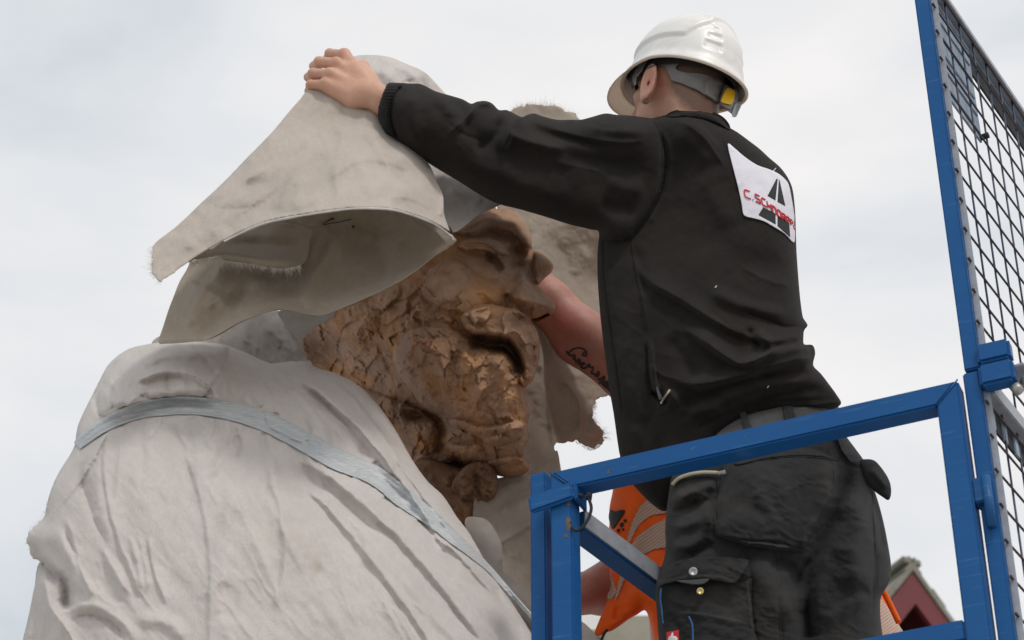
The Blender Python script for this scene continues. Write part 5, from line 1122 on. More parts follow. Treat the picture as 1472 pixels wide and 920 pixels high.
decal('stitching', [rim([(1058, 669), (1100, 660), (1142, 656), (1180, 658), (1202, 663)]), rim([(1200, 670), (1196, 710), (1178, 745)]), rim([(1118, 792), (1120, 840), (1122, 900), (1125, 940)]), rim([(1254, 690), (1257, 750), (1259, 800), (1256, 850)]),
       rim([(1032, 770), (1080, 784), (1130, 790), (1158, 792)]), rim([(1042, 670), (1036, 705), (1031, 760)])], .9, trou, M_seam, T, off=.0016)
# side pocket zip with grey piping
decal('pocket_piping', [rim([(966, 697), (975, 688), (990, 682), (1008, 679), (1026, 679), (1034, 680)])], 5.0, trou, M_cord, T, off=.010, thick=.004)
decal('zip_slider', [[(1032, 681), (1043, 678)]], 6, trou, M_pewter, T, off=.014, thick=.004)
# cargo pocket
relief('cargo_pocket', [(952, 838), (1000, 832), (1062, 838), (1080, 832), (1080, 860), (1084, 900), (1090, 950), (1040, 960), (960, 955), (950, 900)], on(trou, .014), M_trouser, T, thick=.012, step=1.5,
       strokes=[('f', [(970, 881), (1010, 884), (1050, 892), (1076, 898)], .006, 10, {'sh': .25}), ('r', [(960, 860), (985, 868), (1010, 872)], .004, 5), ('r', [(975, 855), (1000, 850), (1030, 862)], -.004, 6), ('c', [(1070, 815), (1075, 860), (1082, 920)], .005, 3),
                ('r', [(958, 890), (975, 900), (985, 930)], -.004, 6), ('r', [(1000, 900), (1030, 905), (1060, 912)], .003, 8)], noise=[(14, 8, .002, 71), (6, 6, .0007, 72)],
       stains_shades=[(1050, 885, 24, 10, .5), (975, 850, 20, 14, .3)])
flp = relief('pocket_flap', [(945, 842), (950, 828), (962, 813), (985, 804), (1020, 801), (1050, 802), (1078, 806), (1070, 818), (1062, 832), (1052, 838), (1040, 836), (1018, 832), (1000, 832), (980, 834), (962, 838)], on(trou, .032), M_trouser, T, thick=.006, step=1.3,
       strokes=[('r', [(965, 822), (1000, 816), (1050, 822)], .0022, 5), ('r', [(950, 838), (1000, 829), (1052, 833)], .0018, 2), ('c', [(955, 832), (1000, 825), (1050, 829)], -.001, 1.5)], noise=[(18, 8, .0022, 73)])
relief('flap_facing', [(972, 835), (1000, 833), (1019, 832), (1012, 839), (995, 840)], on(trou, .036), M_belt, T, thick=.003, step=1.2)
def disc(name, u, v, Y, r, mat, parent, h=.003, hole=0.0, nrm=(0, -1, -.15)):
    c = PV(u, v, Y); n = Vector(nrm).normalized(); a = n.orthogonal().normalized(); b = n.cross(a); V = []; Fq = []; K = 20
    rings = [(r, 0), (r, h), (r*.82, h*1.5), (r*.6, h*1.1), (hole if hole else r*.15, h*.6 if not hole else h*1.1)]
    for rr, hh in rings:
        for k in range(K): an = 2*math.pi*k/K; V.append(c+a*math.cos(an)*rr+b*math.sin(an)*rr+n*hh)
    for i in range(len(rings)-1):
        for k in range(K): Fq.append((i*K+k, i*K+(k+1) % K, (i+1)*K+(k+1) % K, (i+1)*K+k))
    Fq.append(tuple(range((len(rings)-1)*K, len(rings)*K)))
    me = bpy.data.meshes.new(name); me.from_pydata([tuple(x) for x in V], [], Fq); return link(name, me, mat, parent)
bt = disc('button', 996.5, 822.5, flp.Y(996, 822)-.002, .0082, M_pewter, T)
disc('snap_stud', 1006.5, 850.5, trou.Y(1006, 850)-.030, .0065, M_brass, T)
for q in ([(950, 846), (949, 860), (951, 876), (953, 896)], [(990, 886), (995, 898), (996, 915), (996, 940)]): decal('blue_trim', [rim(q)], 2.4, trou, M_bluethread, T, off=.028, thick=.002)
lb = relief('red_label', [(958, 909), (975.5, 905.5), (976, 925), (975, 948), (958, 948)], on(trou, .030), M_redlabel, T, thick=.002, step=1.0, sub=1)
relief('label_emblem', [(960, 921), (961, 916), (964, 914), (965.5, 910), (967, 909), (968, 911), (968, 914), (972, 915), (974, 920), (972, 925), (968, 928), (966, 940), (964, 928), (961, 925)], on(trou, .0325), M_white, T, thick=.001, step=.8)
relief('back_pocket', [(1236, 664), (1246, 660), (1257, 662), (1266, 671), (1275, 684), (1280, 696), (1281, 710), (1277, 719), (1268, 714), (1257, 706), (1246, 694)], plane_base([(1260, 690, 3.72)]), M_trouser, T, puff=.7, bpuff=.7, step=1.5, strokes=[('r', [(1250, 672), (1266, 690), (1276, 704)], .008, 5)])
# boots on the platform floor
for (u, Yq) in ((1090, 3.76), (1270, 3.84)):
    x = P(u, 1262, Yq)[0]; zb = FLOOR
    def bf(p, x=x, Yq=Yq, zb=zb):
        d = sd_cone(p, (x, Yq, zb+.05), (x-.03, Yq+.14, zb+.035), .045, .042); d = smin(d, sd_cone(p, (x, Yq, zb+.06), (x, Yq-.01, zb+.20), .046, .055), .03); return np.maximum(d, zb-p[..., 2])
    mb = sdf_mesh(bf, (x-.15, Yq-.15, zb-.03), (x+.15, Yq+.3, zb+.30), .008, 'boot'); link('boot', mb, M_trouser2, wk)

# ================================================================ hard hat
hat = empty('hard_hat', tuple(P(985, 110, YW)), 'white hard hat with grey strap and yellow clip on the worker lifting the hood', 'hard hat')
HR2 = rotm((-0.72, 0.62, 0.26), (0.0, -0.0, 1)); HO = HC+HR2@np.array([-.002, -.002, .004])
def hx(th, ph, off=0.0):
    """outer shell: th around (0 = front), ph 0 rim .. pi/2 crown"""
    c = np.cos(ph)**.78; s = np.sin(ph)**.92
    ax = np.where(np.cos(th) > 0, .128, .138)+off; x = ax*np.cos(th)*c; y = (.106+off)*np.sin(th)*c; z = (.143+off)*s
    return x, y, z
nth, nph = 220, 80
TH, PH = np.meshgrid(np.linspace(0, 2*np.pi, nth, endpoint=False), np.linspace(0, np.pi/2*.995, nph))
def shell_surface(off):
    x, y, z = hx(TH, PH, off)
    a = np.abs(((TH+np.pi) % (2*np.pi))-np.pi)                           # 0 front, pi back
    # raised crown band front to back
    up = .004*(1-1/(1+np.exp(-(np.abs(y)-.034-.010*(x < 0))/.0022)))*np.clip((z-.055)/.03, 0, 1)
    # raised panel over the front and side, ending in a curve behind
    sg = lambda q: 1/(1+np.exp(-np.clip(q, -40, 40)))
    side = .0062*sg((z-.060+.0*x)/.0009)*sg((x+.085-.9*np.clip(.105-z, 0, .1)**1.0*.6)/.0016)
    k = 1+(up+side)/.12
    x, y, z = x*k, y*k, z*k
    # rear vents
    for j, (a0, vz_, w_, h_) in enumerate(((2.60, .050, .17, .009), (2.62, .074, .14, .006), (2.66, .094, .07, .004))):
        m_ = sg((w_-np.abs(a-a0))/.012)*sg((h_-np.abs(z-vz_))/.0009); y = y*(1-m_*.03); x = x*(1-m_*.03)
    # flared rim, dropped at the back and lifted over the ears
    fl = np.exp(-(PH/.10)**2); x = x+np.cos(TH)*fl*.010; y = y+np.sin(TH)*fl*.009
    z = z-.024*np.clip(-np.cos(TH), 0, 1)**1.5*np.clip(1-PH/1.0, 0, 1)-.010*np.clip(np.cos(TH), 0, 1)*np.clip(1-PH/.8, 0, 1)
    return x, y, z
XO, YO, ZO = shell_surface(0.0); XI, YI, ZI = shell_surface(-.0035)
def place(x, y, z): return (np.stack([x, y, z], -1)@HR2.T+HO).reshape(-1, 3)
V = np.concatenate([place(XO, YO, ZO), place(XI, YI, ZI-.001)]); nn = nth*nph
I, J = np.meshgrid(np.arange(nph-1), np.arange(nth), indexing='ij'); a = I*nth+J; b = I*nth+(J+1) % nth
q1 = np.stack([a, b, b+nth, a+nth], -1).reshape(-1, 4); q2 = q1[:, ::-1]+nn
r0 = np.arange(nth); rimq = np.stack([r0, r0+nn, (r0+1) % nth+nn, (r0+1) % nth], -1)
top = np.arange((nph-1)*nth, nph*nth)
me = fast_mesh('shell', V, np.concatenate([q1, q2, rimq])); shell = link('shell', me, M_helmet, hat)
link('crown_cap', fast_mesh('crown_cap', np.concatenate([V[top], V[top].mean(0)[None]+HR2@np.array([0, 0, .0006])]), np.zeros((0, 4), int), [(i, (i+1) % nth, nth) for i in range(nth)]), M_helmet, shell)
# visor and rim bead
def rim_pt(t, out=0.0, dz=0.0):
    i = int(round(t/(2*np.pi)*nth)) % nth; x, y, z = XO[0, i], YO[0, i], ZO[0, i]; return x+math.cos(t)*out, y+math.sin(t)*out, z+dz
Vv = []; K = 60; R_ = 8; tv = np.linspace(-1.25, 1.25, K)
for side_ in (0, 1):
    for j in range(R_):
        f_ = j/(R_-1)
        for t in tv:
            ln = .047*max(0, math.cos(t*math.pi/2.5))**1.25
            x, y, z = rim_pt(t); x += ln*f_; y += math.sin(t)*ln*.25*f_; z += -.010*f_*(ln/.047)*f_ - .022*f_*(y/.1)**2*(ln/.047)*0 - side_*.003+(.006*math.sin(f_*math.pi)*(ln/.047))
            Vv.append((x, y, z))
Vv = np.array(Vv); Vw = place(Vv[:, 0], Vv[:, 1], Vv[:, 2]); Q = []; M0 = R_*K
for j in range(R_-1):
    for k in range(K-1):
        a = j*K+k; Q.append((a, a+1, a+K+1, a+K)); Q.append((a+M0, a+K+M0, a+K+1+M0, a+1+M0))
for k in range(K-1): a = (R_-1)*K+k; Q.append((a, a+1, a+1+M0, a+M0))
link('visor', fast_mesh('visor', Vw, Q), M_cream, shell)
rb = [place(*[np.array([c]) for c in rim_pt(t, .001, -.001)])[0] for t in np.linspace(0.0, 2*np.pi, 130)]
tube('rim_bead', rb, .0034, M_cream, shell, 8)
# inner cradle: dark liner
liner = [];
xi, yi, zi = hx(TH, PH, -.016); keep = PH[:, 0] < 1.5
link('liner', fast_mesh('liner', place(xi, yi, zi-.004-.012*np.clip(-np.cos(TH), 0, 1)), q1[:, ::-1]), M_dark, hat)
# headband strap, adjuster and clip on the visible side
ybs = lambda u, v: 3.655+.00018*(np.asarray(u, float)-985)**2*.02+0*np.asarray(v, float)
def hb_Y(u, v):
    t = (np.asarray(u, float)-985)/75.0; return P0Y-.072*np.sqrt(np.clip(1-t*t*.85, .02, 1))
P0Y = HC[1]+.012
strap_o = [(911, 103), (918, 94), (926, 86), (936, 82), (946, 80), (956, 82), (966, 86), (978, 89), (972, 95), (973, 100), (985, 104), (1000, 105), (1013, 107), (1030, 113), (1047, 123), (1056, 128), (1062, 134), (1060, 146), (1055, 164), (1044, 158), (1028, 146), (1013, 136), (1002, 129), (992, 125), (978, 119), (966, 116), (961, 107), (956, 97), (946, 93), (938, 94), (932, 97), (926, 101), (922, 107), (917, 116), (912, 124), (909, 114)]
hf_ = ray_field(body.data, hb_Y)
sb_ = lambda u, v: np.minimum(hf_.Y(u, v), hb_Y(u, v)+.03)-.006
strap = relief('head_strap', strap_o, sb_, M_strap, hat, thick=.004, step=1.1, sub=3, strokes=[('c', [(980, 106), (1000, 112), (1015, 118)], .001, 2), ('c', [(962, 110), (990, 120), (1018, 134)], -.0015, 1.5), ('pad', [(1020, 112), (1046, 124), (1058, 134), (1050, 158), (1030, 146), (1014, 134)], .005, 3), ('r', [(1032, 120), (1040, 125)], -.004, 1.8), ('r', [(1026, 135), (1034, 140)], -.004, 1.8)])
relief('size_clip', [(1046, 126), (1056, 130), (1056, 138), (1052, 150), (1044, 149), (1036.5, 146), (1040, 136)], on(strap, .004), M_yellow, hat, thick=.008, step=1.0, sub=2, strokes=[('r', [(1049, 128+k*3.6), (1054, 130+k*3.6)], -.0012, 1.0, {'ta': .1, 'tb': .1}) for k in range(6)])
relief('rear_knob', [(1056, 150), (1062, 146), (1066, 150), (1062, 160), (1058, 168), (1052, 166)], on(strap, .003), M_galv, hat, thick=.012, step=1.2)
relief('temple_clip', [(900, 112), (908, 100), (916, 96), (916, 108), (911, 124), (908, 128), (906, 118)], sb_, M_dark, hat, thick=.006, step=1.2)
# ================================================================ second worker, mostly hidden behind the first
w2 = empty('person', (0.55, 4.30, FLOOR), 'person in orange hi-vis vest with tattooed forearm, mostly hidden behind the worker in black', 'person')
Y2 = 4.26
T0 = P(1005, 560, Y2+.05); T1 = P(1050, 950, Y2); HD2 = P(1010, 330, Y2+.06)
A_SH = P(990, 600, 4.26); A_EL = P(912, 538, 4.20); A_WR = P(758, 392, 4.16)
def two(p):
    d = sd_cone(p, T0, T1, .14, .16)
    d = smin(d, sd_cone(p, P(975, 600, Y2), P(1080, 610, Y2+.05), .070, .075), .06)
    d = smin(d, sd_cone(p, T0, HD2, .065, .055), .04)
    d = smin(d, np.sqrt((((p-HD2-np.array([0, 0, .07]))/np.array([.085, .10, .12]))**2).sum(-1))*.09-.09, .03)
    d = smin(d, sd_cone(p, HD2+np.array([-.08, .02, .05]), HD2+np.array([-.11, .02, .02]), .010, .016), .015)
    d = smin(d, sd_cone(p, A_SH, A_EL, .062, .064), .03)
    d = smin(d, sd_cone(p, A_EL, P(834, 484, 4.18), .0640, .0600), .03); d = smin(d, sd_cone(p, P(834, 484, 4.18), P(788, 434, 4.17), .0590, .0500), .02)
    d = smin(d, sd_cone(p, P(788, 434, 4.17), A_WR, .0490, .034), .02)
    hnd = P(735, 365, 4.16); d = smin(d, sd_cone(p, A_WR, hnd, .030, .028), .02)
    for i in range(4): 
        k0 = P(728-i*3, 350+i*11, 4.14); k1 = P(706-i*3, 338+i*12, 4.15); d = smin(d, sd_cone(p, k0, k1, .0115, .010), .006); d = smin(d, sd_cone(p, k1, P(698-i*3, 346+i*12, 4.17), .010, .008), .004)
    d = smin(d, sd_cone(p, hnd, P(745, 335, 4.14), .014, .011), .008)
    # other arm, bent, elbow by the gate post
    e1 = P(868, 848, 4.27); d = smin(d, sd_cone(p, P(990, 740, 4.36), e1, .055, .050), .03); d = smin(d, sd_cone(p, e1, P(790, 862, 4.16), .048, .038), .02)
    d = smin(d, sd_cone(p, P(790, 862, 4.16), P(765, 850, 4.13), .030, .026), .02)
    return d
me = sdf_mesh(two, (-.1, 3.75, 2.5), (.95, 4.75, 5.2), .006, 'body')
vattr(me, 'hair', lambda c: np.clip(((c[:, 2]-HD2[2])-.07)/.03, 0, 1)*(np.abs(c[:, 0]-HD2[0]) < .12)*.8)
vattr(me, 'flush', lambda c: .8*np.exp(-((c-P(806, 455, 4.10))**2).sum(-1)/.0022))
b2 = link('body', me, M_skin2, w2)
# a ray cast would be slow: the forearm's near side follows its axis
def armY(u, v):
    u = np.asarray(u, float); v = np.asarray(v, float)
    a = np.array([832., 480.]); b = np.array([905., 530.]); a2 = np.array([790., 430.])
    d = (b-a2)/np.hypot(*(b-a2)); t = (u-a2[0])*d[0]+(v-a2[1])*d[1]; s = -(u-a2[0])*d[1]+(v-a2[1])*d[0]
    bend = 7*np.sin(np.clip(t/150, 0, 1)*np.pi); s = s+0*bend
    r = np.interp(t, [0, 60, 150], [.0425, .050, .053]); Yc = np.interp(t, [0, 62, 150], [4.17, 4.18, 4.20])
    x = np.clip(np.abs(s)*.00152/r, 0, .97); return Yc-r*np.sqrt(1-x*x)*.93
fa = Field(); 
dg = bpy.context.evaluated_depsgraph_get()
from mathutils.bvhtree import BVHTree
bv = BVHTree.FromPolygons([v.co for v in me.vertices], [tuple(p.vertices) for p in me.polygons])
def rayY(u, v):
    u, v = np.broadcast_arrays(np.asarray(u, float), np.asarray(v, float)); out_ = armY(u, v).ravel().copy(); cc = Vector((0, 0, CAMZ))
    for i, (a, b) in enumerate(zip(u.ravel(), v.ravel())):
        h = bv.ray_cast(cc, (PV(a, b, 4.0)-cc).normalized())
        if h[0] is not None and h[0].y < 4.6: out_[i] = h[0].y
    return out_.reshape(u.shape)
fa.Y = rayY
def tz(pts): return spline([(790+x/9.2, 480+y/9.2) for x, y in pts], False, 5)
decal('tattoo', [tz([(470, 250), (440, 262), (440, 285), (475, 292), (490, 270), (470, 220), (420, 190), (360, 188), (310, 205), (265, 240), (245, 270)]),
                 tz([(225, 225), (240, 260), (290, 290), (330, 285), (335, 310), (310, 330)]), tz([(310, 330), (345, 350), (350, 385)]), tz([(350, 385), (385, 340), (400, 360), (372, 405)]),
                 tz([(385, 410), (440, 385), (460, 400), (410, 420), (440, 455), (490, 450)]), tz([(480, 460), (500, 420), (530, 405), (520, 440), (560, 440)]), tz([(545, 520), (560, 490), (575, 455), (560, 440)]),
                 tz([(545, 520), (590, 530), (615, 560), (640, 500), (655, 530), (630, 575)]), tz([(640, 600), (680, 600), (720, 570), (715, 600), (680, 640), (650, 650)]), tz([(690, 640), (730, 680), (780, 720), (820, 770)]), tz([(700, 610), (740, 650), (770, 640), (790, 700)])],
      2, fa, M_ink, b2, off=.0012, thick=.0004, widths=[2.6, 3, 2.6, 3, 3, 2.6, 2.4, 2.8, 3.6, 5.5, 4])
# trousers of the second man, simple legs reaching the platform
def leg2(p):
    d = sd_cone(p, P(1010, 960, Y2), (P(1010, 960, Y2)[0]-.03, Y2, FLOOR+.05), .10, .06); d = smin(d, sd_cone(p, P(1120, 960, Y2), (P(1120, 960, Y2)[0]+.05, Y2, FLOOR+.05), .10, .06), .02)
    return np.maximum(d, FLOOR-p[..., 2])
link('trousers', sdf_mesh(leg2, (0., 3.9, FLOOR-.05), (.95, 4.6, 3.9), .012, 'trousers'), M_trouser, w2)
# vest
vest = relief('vest', [(884, 690), (900, 640), (960, 600), (1100, 600), (1180, 640), (1240, 760), (1262, 838), (1272, 858), (1284, 884), (1296, 905), (1320, 960), (1200, 990), (1000, 985), (946, 930), (936, 900), (928, 878), (915, 884), (904, 890), (893, 898), (881, 906), (872, 909), (862, 914), (854, 912), (862, 890), (873, 864), (879, 842), (876, 822),
                  (876, 801), (874, 773), (876, 753), (876, 731), (880, 710)], plane_base([(1050, 700, 4.28), (880, 700, 4.26), (860, 900, 4.16), (1280, 880, 4.20)]), M_orange, w2, puff=.62, bpuff=.7, cap=115,
              strokes=[('r', [(905, 700), (890, 760), (880, 840)], .010, 9), ('r', [(925, 760), (900, 830), (880, 890)], -.010, 7), ('c', [(860, 905), (890, 893), (926, 872)], .004, 3), ('r', [(888, 870), (884, 895)], -.01, 4), ('r', [(900, 862), (906, 884)], .008, 5), ('r', [(940, 780), (925, 830), (900, 872)], .009, 9)],
              noise=[(24, 30, .005, 81), (9, 9, .0012, 82)], step=2.0)
for pl in ([(956, 720), (940, 716), (925, 722), (912, 742), (903, 768), (897, 795), (893, 812), (898, 800), (906, 778), (918, 756), (935, 742), (960, 736)],
           [(960, 748), (945, 752), (925, 764), (908, 782), (899, 806), (890, 834), (884, 862), (889, 856), (896, 838), (906, 818), (922, 800), (940, 790), (962, 783)],
           [(876, 822), (882, 838), (886, 850), (878, 862), (873, 858), (878, 842)],
           [(1264, 862), (1274, 870), (1286, 890), (1300, 912), (1300, 940), (1270, 940), (1262, 900)]):
    relief('reflective_band', pl, on(vest, .003), M_stripe, vest.o, thick=.0015, step=1.6, sub=4)
relief('dark_panel', [(877, 733), (884, 735), (892, 733), (899, 735), (890, 748), (882, 760), (878, 756), (875, 744)], on(vest, .0035), M_dark, vest.o, thick=.001, step=1.3)
for i, (u, v, r) in enumerate(((894, 754, 4), (889, 762, 3), (887, 770, 2), (896, 761, 2.4), (884, 778, 1.6), (899, 748, 3))):
    relief('grease_spot', [(u-r, v), (u, v-r*.8), (u+r*.8, v-r*.2), (u+r*.5, v+r*.7), (u-r*.3, v+r)], on(vest, .0035), M_dark, vest.o, thick=.0005, step=.9, sub=3)
tube('vest_piping', [PV(u, v, 4.05) for u, v in spline([(1262, 838), (1271, 852), (1281, 872), (1292, 895)], False, 5)], .006, M_orange, vest.o, 6)
tube('drawcord', [PV(u, v, 4.10) for u, v in spline([(873, 905), (868, 912), (864, 925), (868, 945)], False, 5)], .003, M_black, vest.o, 6)
# ================================================================ the lift basket
gate = empty('lift_gate', (.42, 3.4, FLOOR), 'blue square-tube gate of the lift basket in front of the worker in black', 'gate')
TB = .040
def zat(u, v, Y): return P(u, v, Y)[2]
PL = PV(812, 697, 3.50); zt = PL.z; PR = PV(1366, 573, Yz(573, zt)); RD = (PR-PL).normalized(); RN = Vector((RD.y, -RD.x, 0)).normalized()   # RN points to the camera
if RN.y > 0: RN = -RN
zb = PV(1340, 898, PR.y).z-.012
bar('top_rail', PL-RD*.0, PR+RD*.0, TB, TB, RN, M_blue, gate, .0035, m0=-TB/2, m1=TB/2)
def stile(name, p, z0, m):
    bar(name, Vector((p.x, p.y, z0)), Vector((p.x, p.y, zt)), TB, TB, RD, M_blue, gate, .0035)
bm = bmesh.new()
def mitre_post(name, p, sgn):
    c = p; hw = TB/2; V = []
    for z in (0, 1):
        for a, b in ((-1, -1), (1, -1), (1, 1), (-1, 1)):
            q = Vector((c.x, c.y, FLOOR-.02))+RD*a*hw+RN*b*hw*1.0
            if z: q.z = zt-sgn*a*hw
            V.append(q)
    return poly_mesh(name, V, [(0, 1, 2, 3), (7, 6, 5, 4), (0, 4, 5, 1), (1, 5, 6, 2), (2, 6, 7, 3), (3, 7, 4, 0)], M_blue, gate, .003)
mitre_post('left_stile', PL, 1); mitre_post('right_stile', PR, -1)
for p, q in ((PL, 1), (PR, -1)):                                           # weld seam on the mitre
    a = p+RN*(TB/2+.0008); 
    tube('weld_seam', [a-RD*q*TB/2+Vector((0, 0, TB/2)), a+RD*q*TB/2-Vector((0, 0, TB/2))], .0016, M_blue, gate, 6)
bar('lower_rail', Vector((PL.x, PL.y, zb))+RD*TB/2, Vector((PR.x, PR.y, zb))-RD*TB/2, TB*.9, TB*.9, RN, M_blue, gate, .003)
# hinge plates
for z in (PV(1400, 715, PR.y).z,):
    h = Vector((PR.x, PR.y, z)); e_ = h+RD*(TB/2+.010)
    bar('hinge_leaf', h+RD*(TB/2), h+RD*(TB/2+.020), .030, .045, RN, M_blue2, gate, .002)
    tube('hinge_pin', [e_+RD*.012+RN*.012+Vector((0, 0, -.070)), e_+RD*.012+RN*.012+Vector((0, 0, .022))], .008, M_blue2, gate, 12)
post = empty('basket_frame', (.05, 3.6, FLOOR), 'blue fixed frame of the lift basket with side rail left of the gate', 'lift basket')
LP_ = PV(779, 690, 3.56)
ztop = LP_.z+.005; LP_.z = 0
bar('corner_post', Vector((LP_.x, LP_.y, FLOOR-.05)), Vector((LP_.x, LP_.y, ztop)), .040, .030, RN, M_blue, post, .003)
# clamp joining post and gate stile
c0 = PV(768, 728, 3.50); zc = c0.z
cl0 = Vector((PL.x, PL.y, zc))+RN*.027-RD*.056; cl1 = Vector((PL.x, PL.y, zc))+RN*.026+RD*.026
latch = empty('gate_latch', tuple(cl0), 'blue clamp sleeve with steel pin joining the gate to the left post', 'latch')
bar('latch_sleeve', cl0, cl1+Vector((0, 0, .012)), .012, .034, RN, M_blue, latch, .004)
bar('latch_cheek', cl1-RN*.052+RD*.002+Vector((0, 0, .012)), cl1+Vector((0, 0, .012))+RD*.002, .006, .034, RD, M_blue, latch, .002)
pn = [PV(u, v, 3.475) for u, v in ((818, 712), (828, 712), (838, 713))]
tube('latch_pin', pn, .0045, M_slot, latch, 10)
tube('pin_head', [PV(843, 713, 3.474), PV(851, 714, 3.474)], .0075, M_slot, latch, 10)
tube('pin_ring', [PV(u, v, 3.472) for u, v in spline([(846, 716), (850, 730), (846, 745), (838, 757), (828, 763), (822, 758)], False, 5)], .0028, M_slot, latch, 8)
# side rail running away from the left corner
BD = Vector((.57, .82, 0)).normalized(); BN = Vector((BD.y, -BD.x, 0))
s0 = PV(826, 752, 3.53); s1 = s0+BD*1.1
bar('side_rail', s0, s1, .040, .040, BN, M_blue2, post, .0025)
s2 = s0-BN*.0205; 
bar('rail_sky_sheen', s0+BN*.0215+Vector((0, 0, .002)), s1+BN*.0215+Vector((0, 0, .002)), .003, .034, BN, M_galv, post, 0)  # pale strip paints the sky's reflection on the rail's side face
bar('far_post', Vector((s1.x, s1.y, FLOOR)), Vector((s1.x, s1.y, s1.z+.02)), .04, .04, BN, M_blue2, post, .002)
for (u, v, r) in ((792, 716, .007), (790, 722, .005), (819, 0, 0),):
    pass
# platform floor: a frame and chequer plate below the picture
fl0 = Vector((PL.x-.1, PL.y+.02, FLOOR-.03)); FD = Vector((-RN.x, -RN.y, 0))
slab('floor_plate', [fl0, fl0+RD*1.05, fl0+RD*1.05+FD*1.15, fl0+FD*1.15], (0, 0, .03), M_galv, post)
bar('floor_beam', fl0+Vector((0, 0, -.05)), fl0+RD*1.05+Vector((0, 0, -.05)), .06, .08, RN, M_blue, post, .004)
bar('floor_beam', fl0+FD*1.15+Vector((0, 0, -.05)), fl0+RD*1.05+FD*1.15+Vector((0, 0, -.05)), .06, .08, RN, M_blue, post, .004)
bar('boom', fl0+RD*.6+FD*1.2+Vector((0, 0, -.1)), Vector((1.6, 7.5, .6)), .16, .2, (1, 0, 0), M_blue, post, .01)
base_ = bar('boom_base', Vector((1.2, 7.4, .35)), Vector((2.4, 9.2, .35)), 1.2, .7, (1, 0, 0), M_blue, post, .05)
# chips in the paint: little flat marks on the tubes
def chip(p, s, nrm, side, parent):
    nrm = Vector(nrm).normalized(); side = Vector(side).normalized(); up = nrm.cross(side); K = 9; V = []
    for k in range(K):
        a = 2*math.pi*k/K; r = s*random.uniform(.45, 1.1); V.append(p+nrm*.0006+side*math.cos(a)*r*.7+up*math.sin(a)*r)
    me = bpy.data.meshes.new('paint_chip'); me.from_pydata([tuple(v) for v in V], [], [tuple(range(K))]); return link('paint_chip', me, M_rust, parent, False)
for z, s, k in ((-.088, .010, .012), (-.10, .008, .014), (-.115, .006, .010), (-.052, .007, .016)):
    chip(Vector((PL.x, PL.y, zt+z))+RN*TB/2+RD*k, s, RN, RD, gate)
for z, s, k in ((-.30, .005, .014), (-.31, .004, .010), (-.20, .003, .0), (-.42, .004, .012)):
    chip(Vector((LP_.x, LP_.y, zt+z))+RN*.020+RD*k*.7, s, RN, RD, post)
for t, s in ((.09, .0045), (.10, .003), (.085, .003), (.2, .002), (.34, .0025), (.41, .002)): chip(PL+RD*t*1.0+RN*TB/2+Vector((0, 0, random.uniform(-.008, .008))), s, RN, RD, gate)

# ---------------------------------------------------------------- tall mesh door at the right
YP = 3.22; Pm = PV(1404, 560, YP); MD = Vector((.527, .85, 0)).normalized(); MN = Vector((MD.y, -MD.x, 0)).normalized()   # towards the viewer's side
def mesh_door(label, x_shift, z0, z1, top, cat='mesh gate'):
    e = empty('mesh_gate', (Pm.x+x_shift, Pm.y, z0), label, cat); o = Vector((Pm.x+x_shift, Pm.y, 0)); F2 = Vector((RD.x, RD.y, 0))
    bar('frame_post', o+Vector((0, 0, z0)), o+Vector((0, 0, z1)), .027, .030, F2, M_blue, e, .0025)
    q = o+F2*.019+MD*.002
    bar('inner_angle', q+Vector((0, 0, z0+.003)), q+Vector((0, 0, z1-.003)), .012, .004, F2, M_galv, e, .001)
    W = .85; sp = .068; s_ = o+F2*.016+MD*.006
    nv_ = int(W/sp)
    far = s_+MD*W
    bar('far_post', far+Vector((0, 0, z0)), far+Vector((0, 0, z1)), .03, .03, MD, M_blue2, e, .002)
    vm = None; H = z1-z0
    for k in range(1, nv_+1):
        p = s_+MD*(k*sp)
        if vm is None:
            ob = tube('vertical_wire', [Vector((p.x, p.y, z0)), Vector((p.x, p.y, z1))], .0019, M_wireb, e, 6); vm = (ob, p.copy())
        else:
            c = vm[0].copy(); COL.objects.link(c); c.location = p-vm[1]
    hm = None; k = 0; z = z0+.03
    while z < z1:
        a = s_-MD*.012+MN*.004+Vector((0, 0, z)); b = far+MN*.004+Vector((0, 0, z))
        if hm is None:
            ob = tube('horizontal_wire', [a, b], .0021, M_wire, e, 6); hm = (ob, a.copy())
        else:
            c = hm[0].copy(); COL.objects.link(c); c.location = a-hm[1]
        bar('wire_weld', a-MD*.005, a+MD*.003, .0045, .005, F2, M_wire, e, .001)
        z += .0655
    return e, o, s_, far
zU0 = PV(1395, 538, YP).z; zU1 = PV(1345, -28, YP).z
up, o_, s_, far_ = mesh_door('tall blue mesh gate panel rising at the right edge above the latch block', 0, zU0+.002, zU1, True)
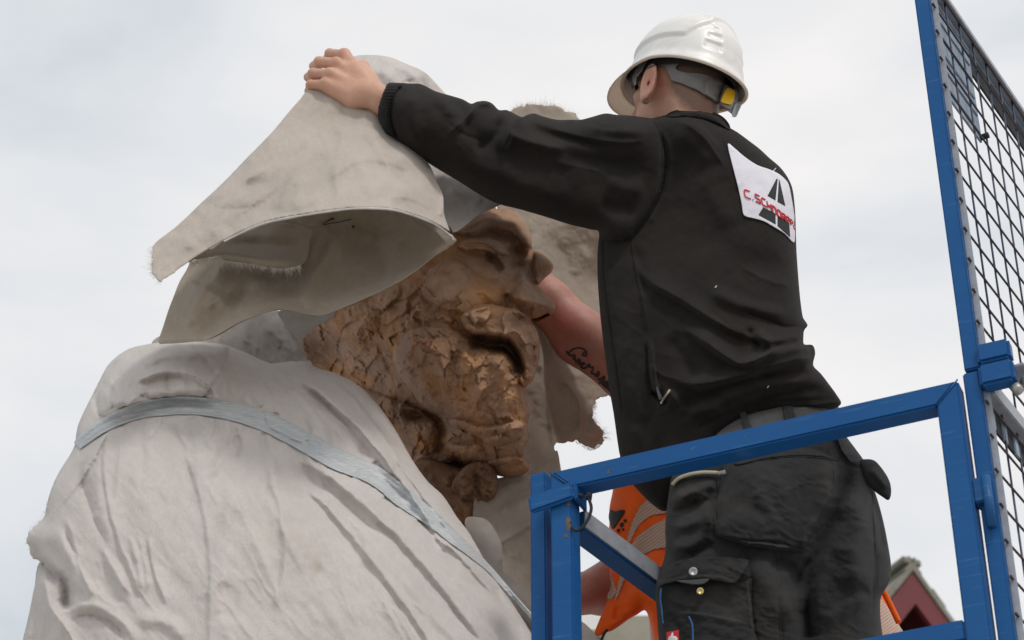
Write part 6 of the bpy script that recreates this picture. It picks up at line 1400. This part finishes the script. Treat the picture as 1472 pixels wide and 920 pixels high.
# top edge angle and perforated stiffener of the upper panel
bar('top_angle', s_+Vector((0, 0, zU1)), far_+Vector((0, 0, zU1)), .018, .012, MN, M_galv, up, .001)
a = s_+MD*.17-MN*.014+Vector((0, 0, zU1-.042)); bar('stiffener', a, far_-MN*.014+Vector((0, 0, zU1-.042)), .004, .055, MN, M_slot, up, .0)
bar('stiffener_edge', s_-MN*.012+Vector((0, 0, zU1-.008)), far_-MN*.012+Vector((0, 0, zU1-.008)), .006, .020, MN, M_plate, up, .0)
pz1 = zU1; pz0 = PV(1352, 118, YP).z
slab('backing_plate', [s_-MN*.010+MD*.0+Vector((0, 0, pz0)), s_-MN*.010+MD*.205+Vector((0, 0, pz0+.004)), s_-MN*.010+MD*.205+Vector((0, 0, pz1)), s_-MN*.010+Vector((0, 0, pz1))], -MN*.004, M_plate, up)
for k in range(6):
    z = pz0+(pz1-pz0)*(k+.5)/6; bar('plate_rib', s_-MN*.0085+MD*.01+Vector((0, 0, z)), s_-MN*.0085+MD*.195+Vector((0, 0, z)), .003, .006, MN, M_plate, up, .001)
tube('bolt', [s_+MD*.2-MN*.012+Vector((0, 0, pz0+.012)), s_+MD*.2+MN*.006+Vector((0, 0, pz0+.012))], .006, M_slot, up, 8)
lo, o2, s2_, far2 = mesh_door('lower blue mesh gate panel at the right edge beneath the latch block', -.004, FLOOR-.05, zU0-.004, False)
zt2 = zU0-.03
bar('top_angle', s2_+Vector((0, 0, zt2)), far2+Vector((0, 0, zt2)), .030, .030, MN, M_galv, lo, .002)
bar('slotted_bar', s2_-MN*.004+Vector((0, 0, zt2-.045)), far2-MN*.004+Vector((0, 0, zt2-.045)), .004, .040, MN, M_slot, lo, 0)
for k in range(10):
    q = s2_+MD*(.02+.052*k)-MN*.001+Vector((0, 0, zt2-.045)); bar('slot_web', q+Vector((0, 0, -.022)), q+Vector((0, 0, .022)), .018, .004, MD, M_plate, lo, .001)
# latch block at the joint
lk_ = empty('latch_block', tuple(Pm), 'blue latch block with brass roller where the two mesh panels meet', 'latch')
F2 = Vector((RD.x, RD.y, 0)); bb = Vector((Pm.x, Pm.y, zU0))+F2*.040+RN*.012
poly = lambda n, c, w_, h_, d_: bar(n, c+F2*(-w_/2), c+F2*(w_/2), d_, h_, RN, M_blue, lk_, .005)
poly('upper_block', bb+Vector((0, 0, .022)), .056, .038, .030); poly('lower_block', bb+Vector((0, 0, -.021)), .058, .042, .032)
tube('roller', [bb+F2*.036+MD*.012+Vector((0, 0, -.036)), bb+F2*.060+MD*.040+Vector((0, 0, -.036))], .013, M_pewter, lk_, 16)
tube('bolt', [bb+F2*.024+MD*.004+Vector((0, 0, -.046)), bb+F2*.030+MD*.004+Vector((0, 0, -.058))], .009, M_pewter, lk_, 10)
bar('striker_plate', bb+F2*.028+MD*.005+Vector((0, 0, -.006)), bb+F2*.03+MD*.09+Vector((0, 0, -.006)), .03, .006, RD, M_galv, lk_, .001)
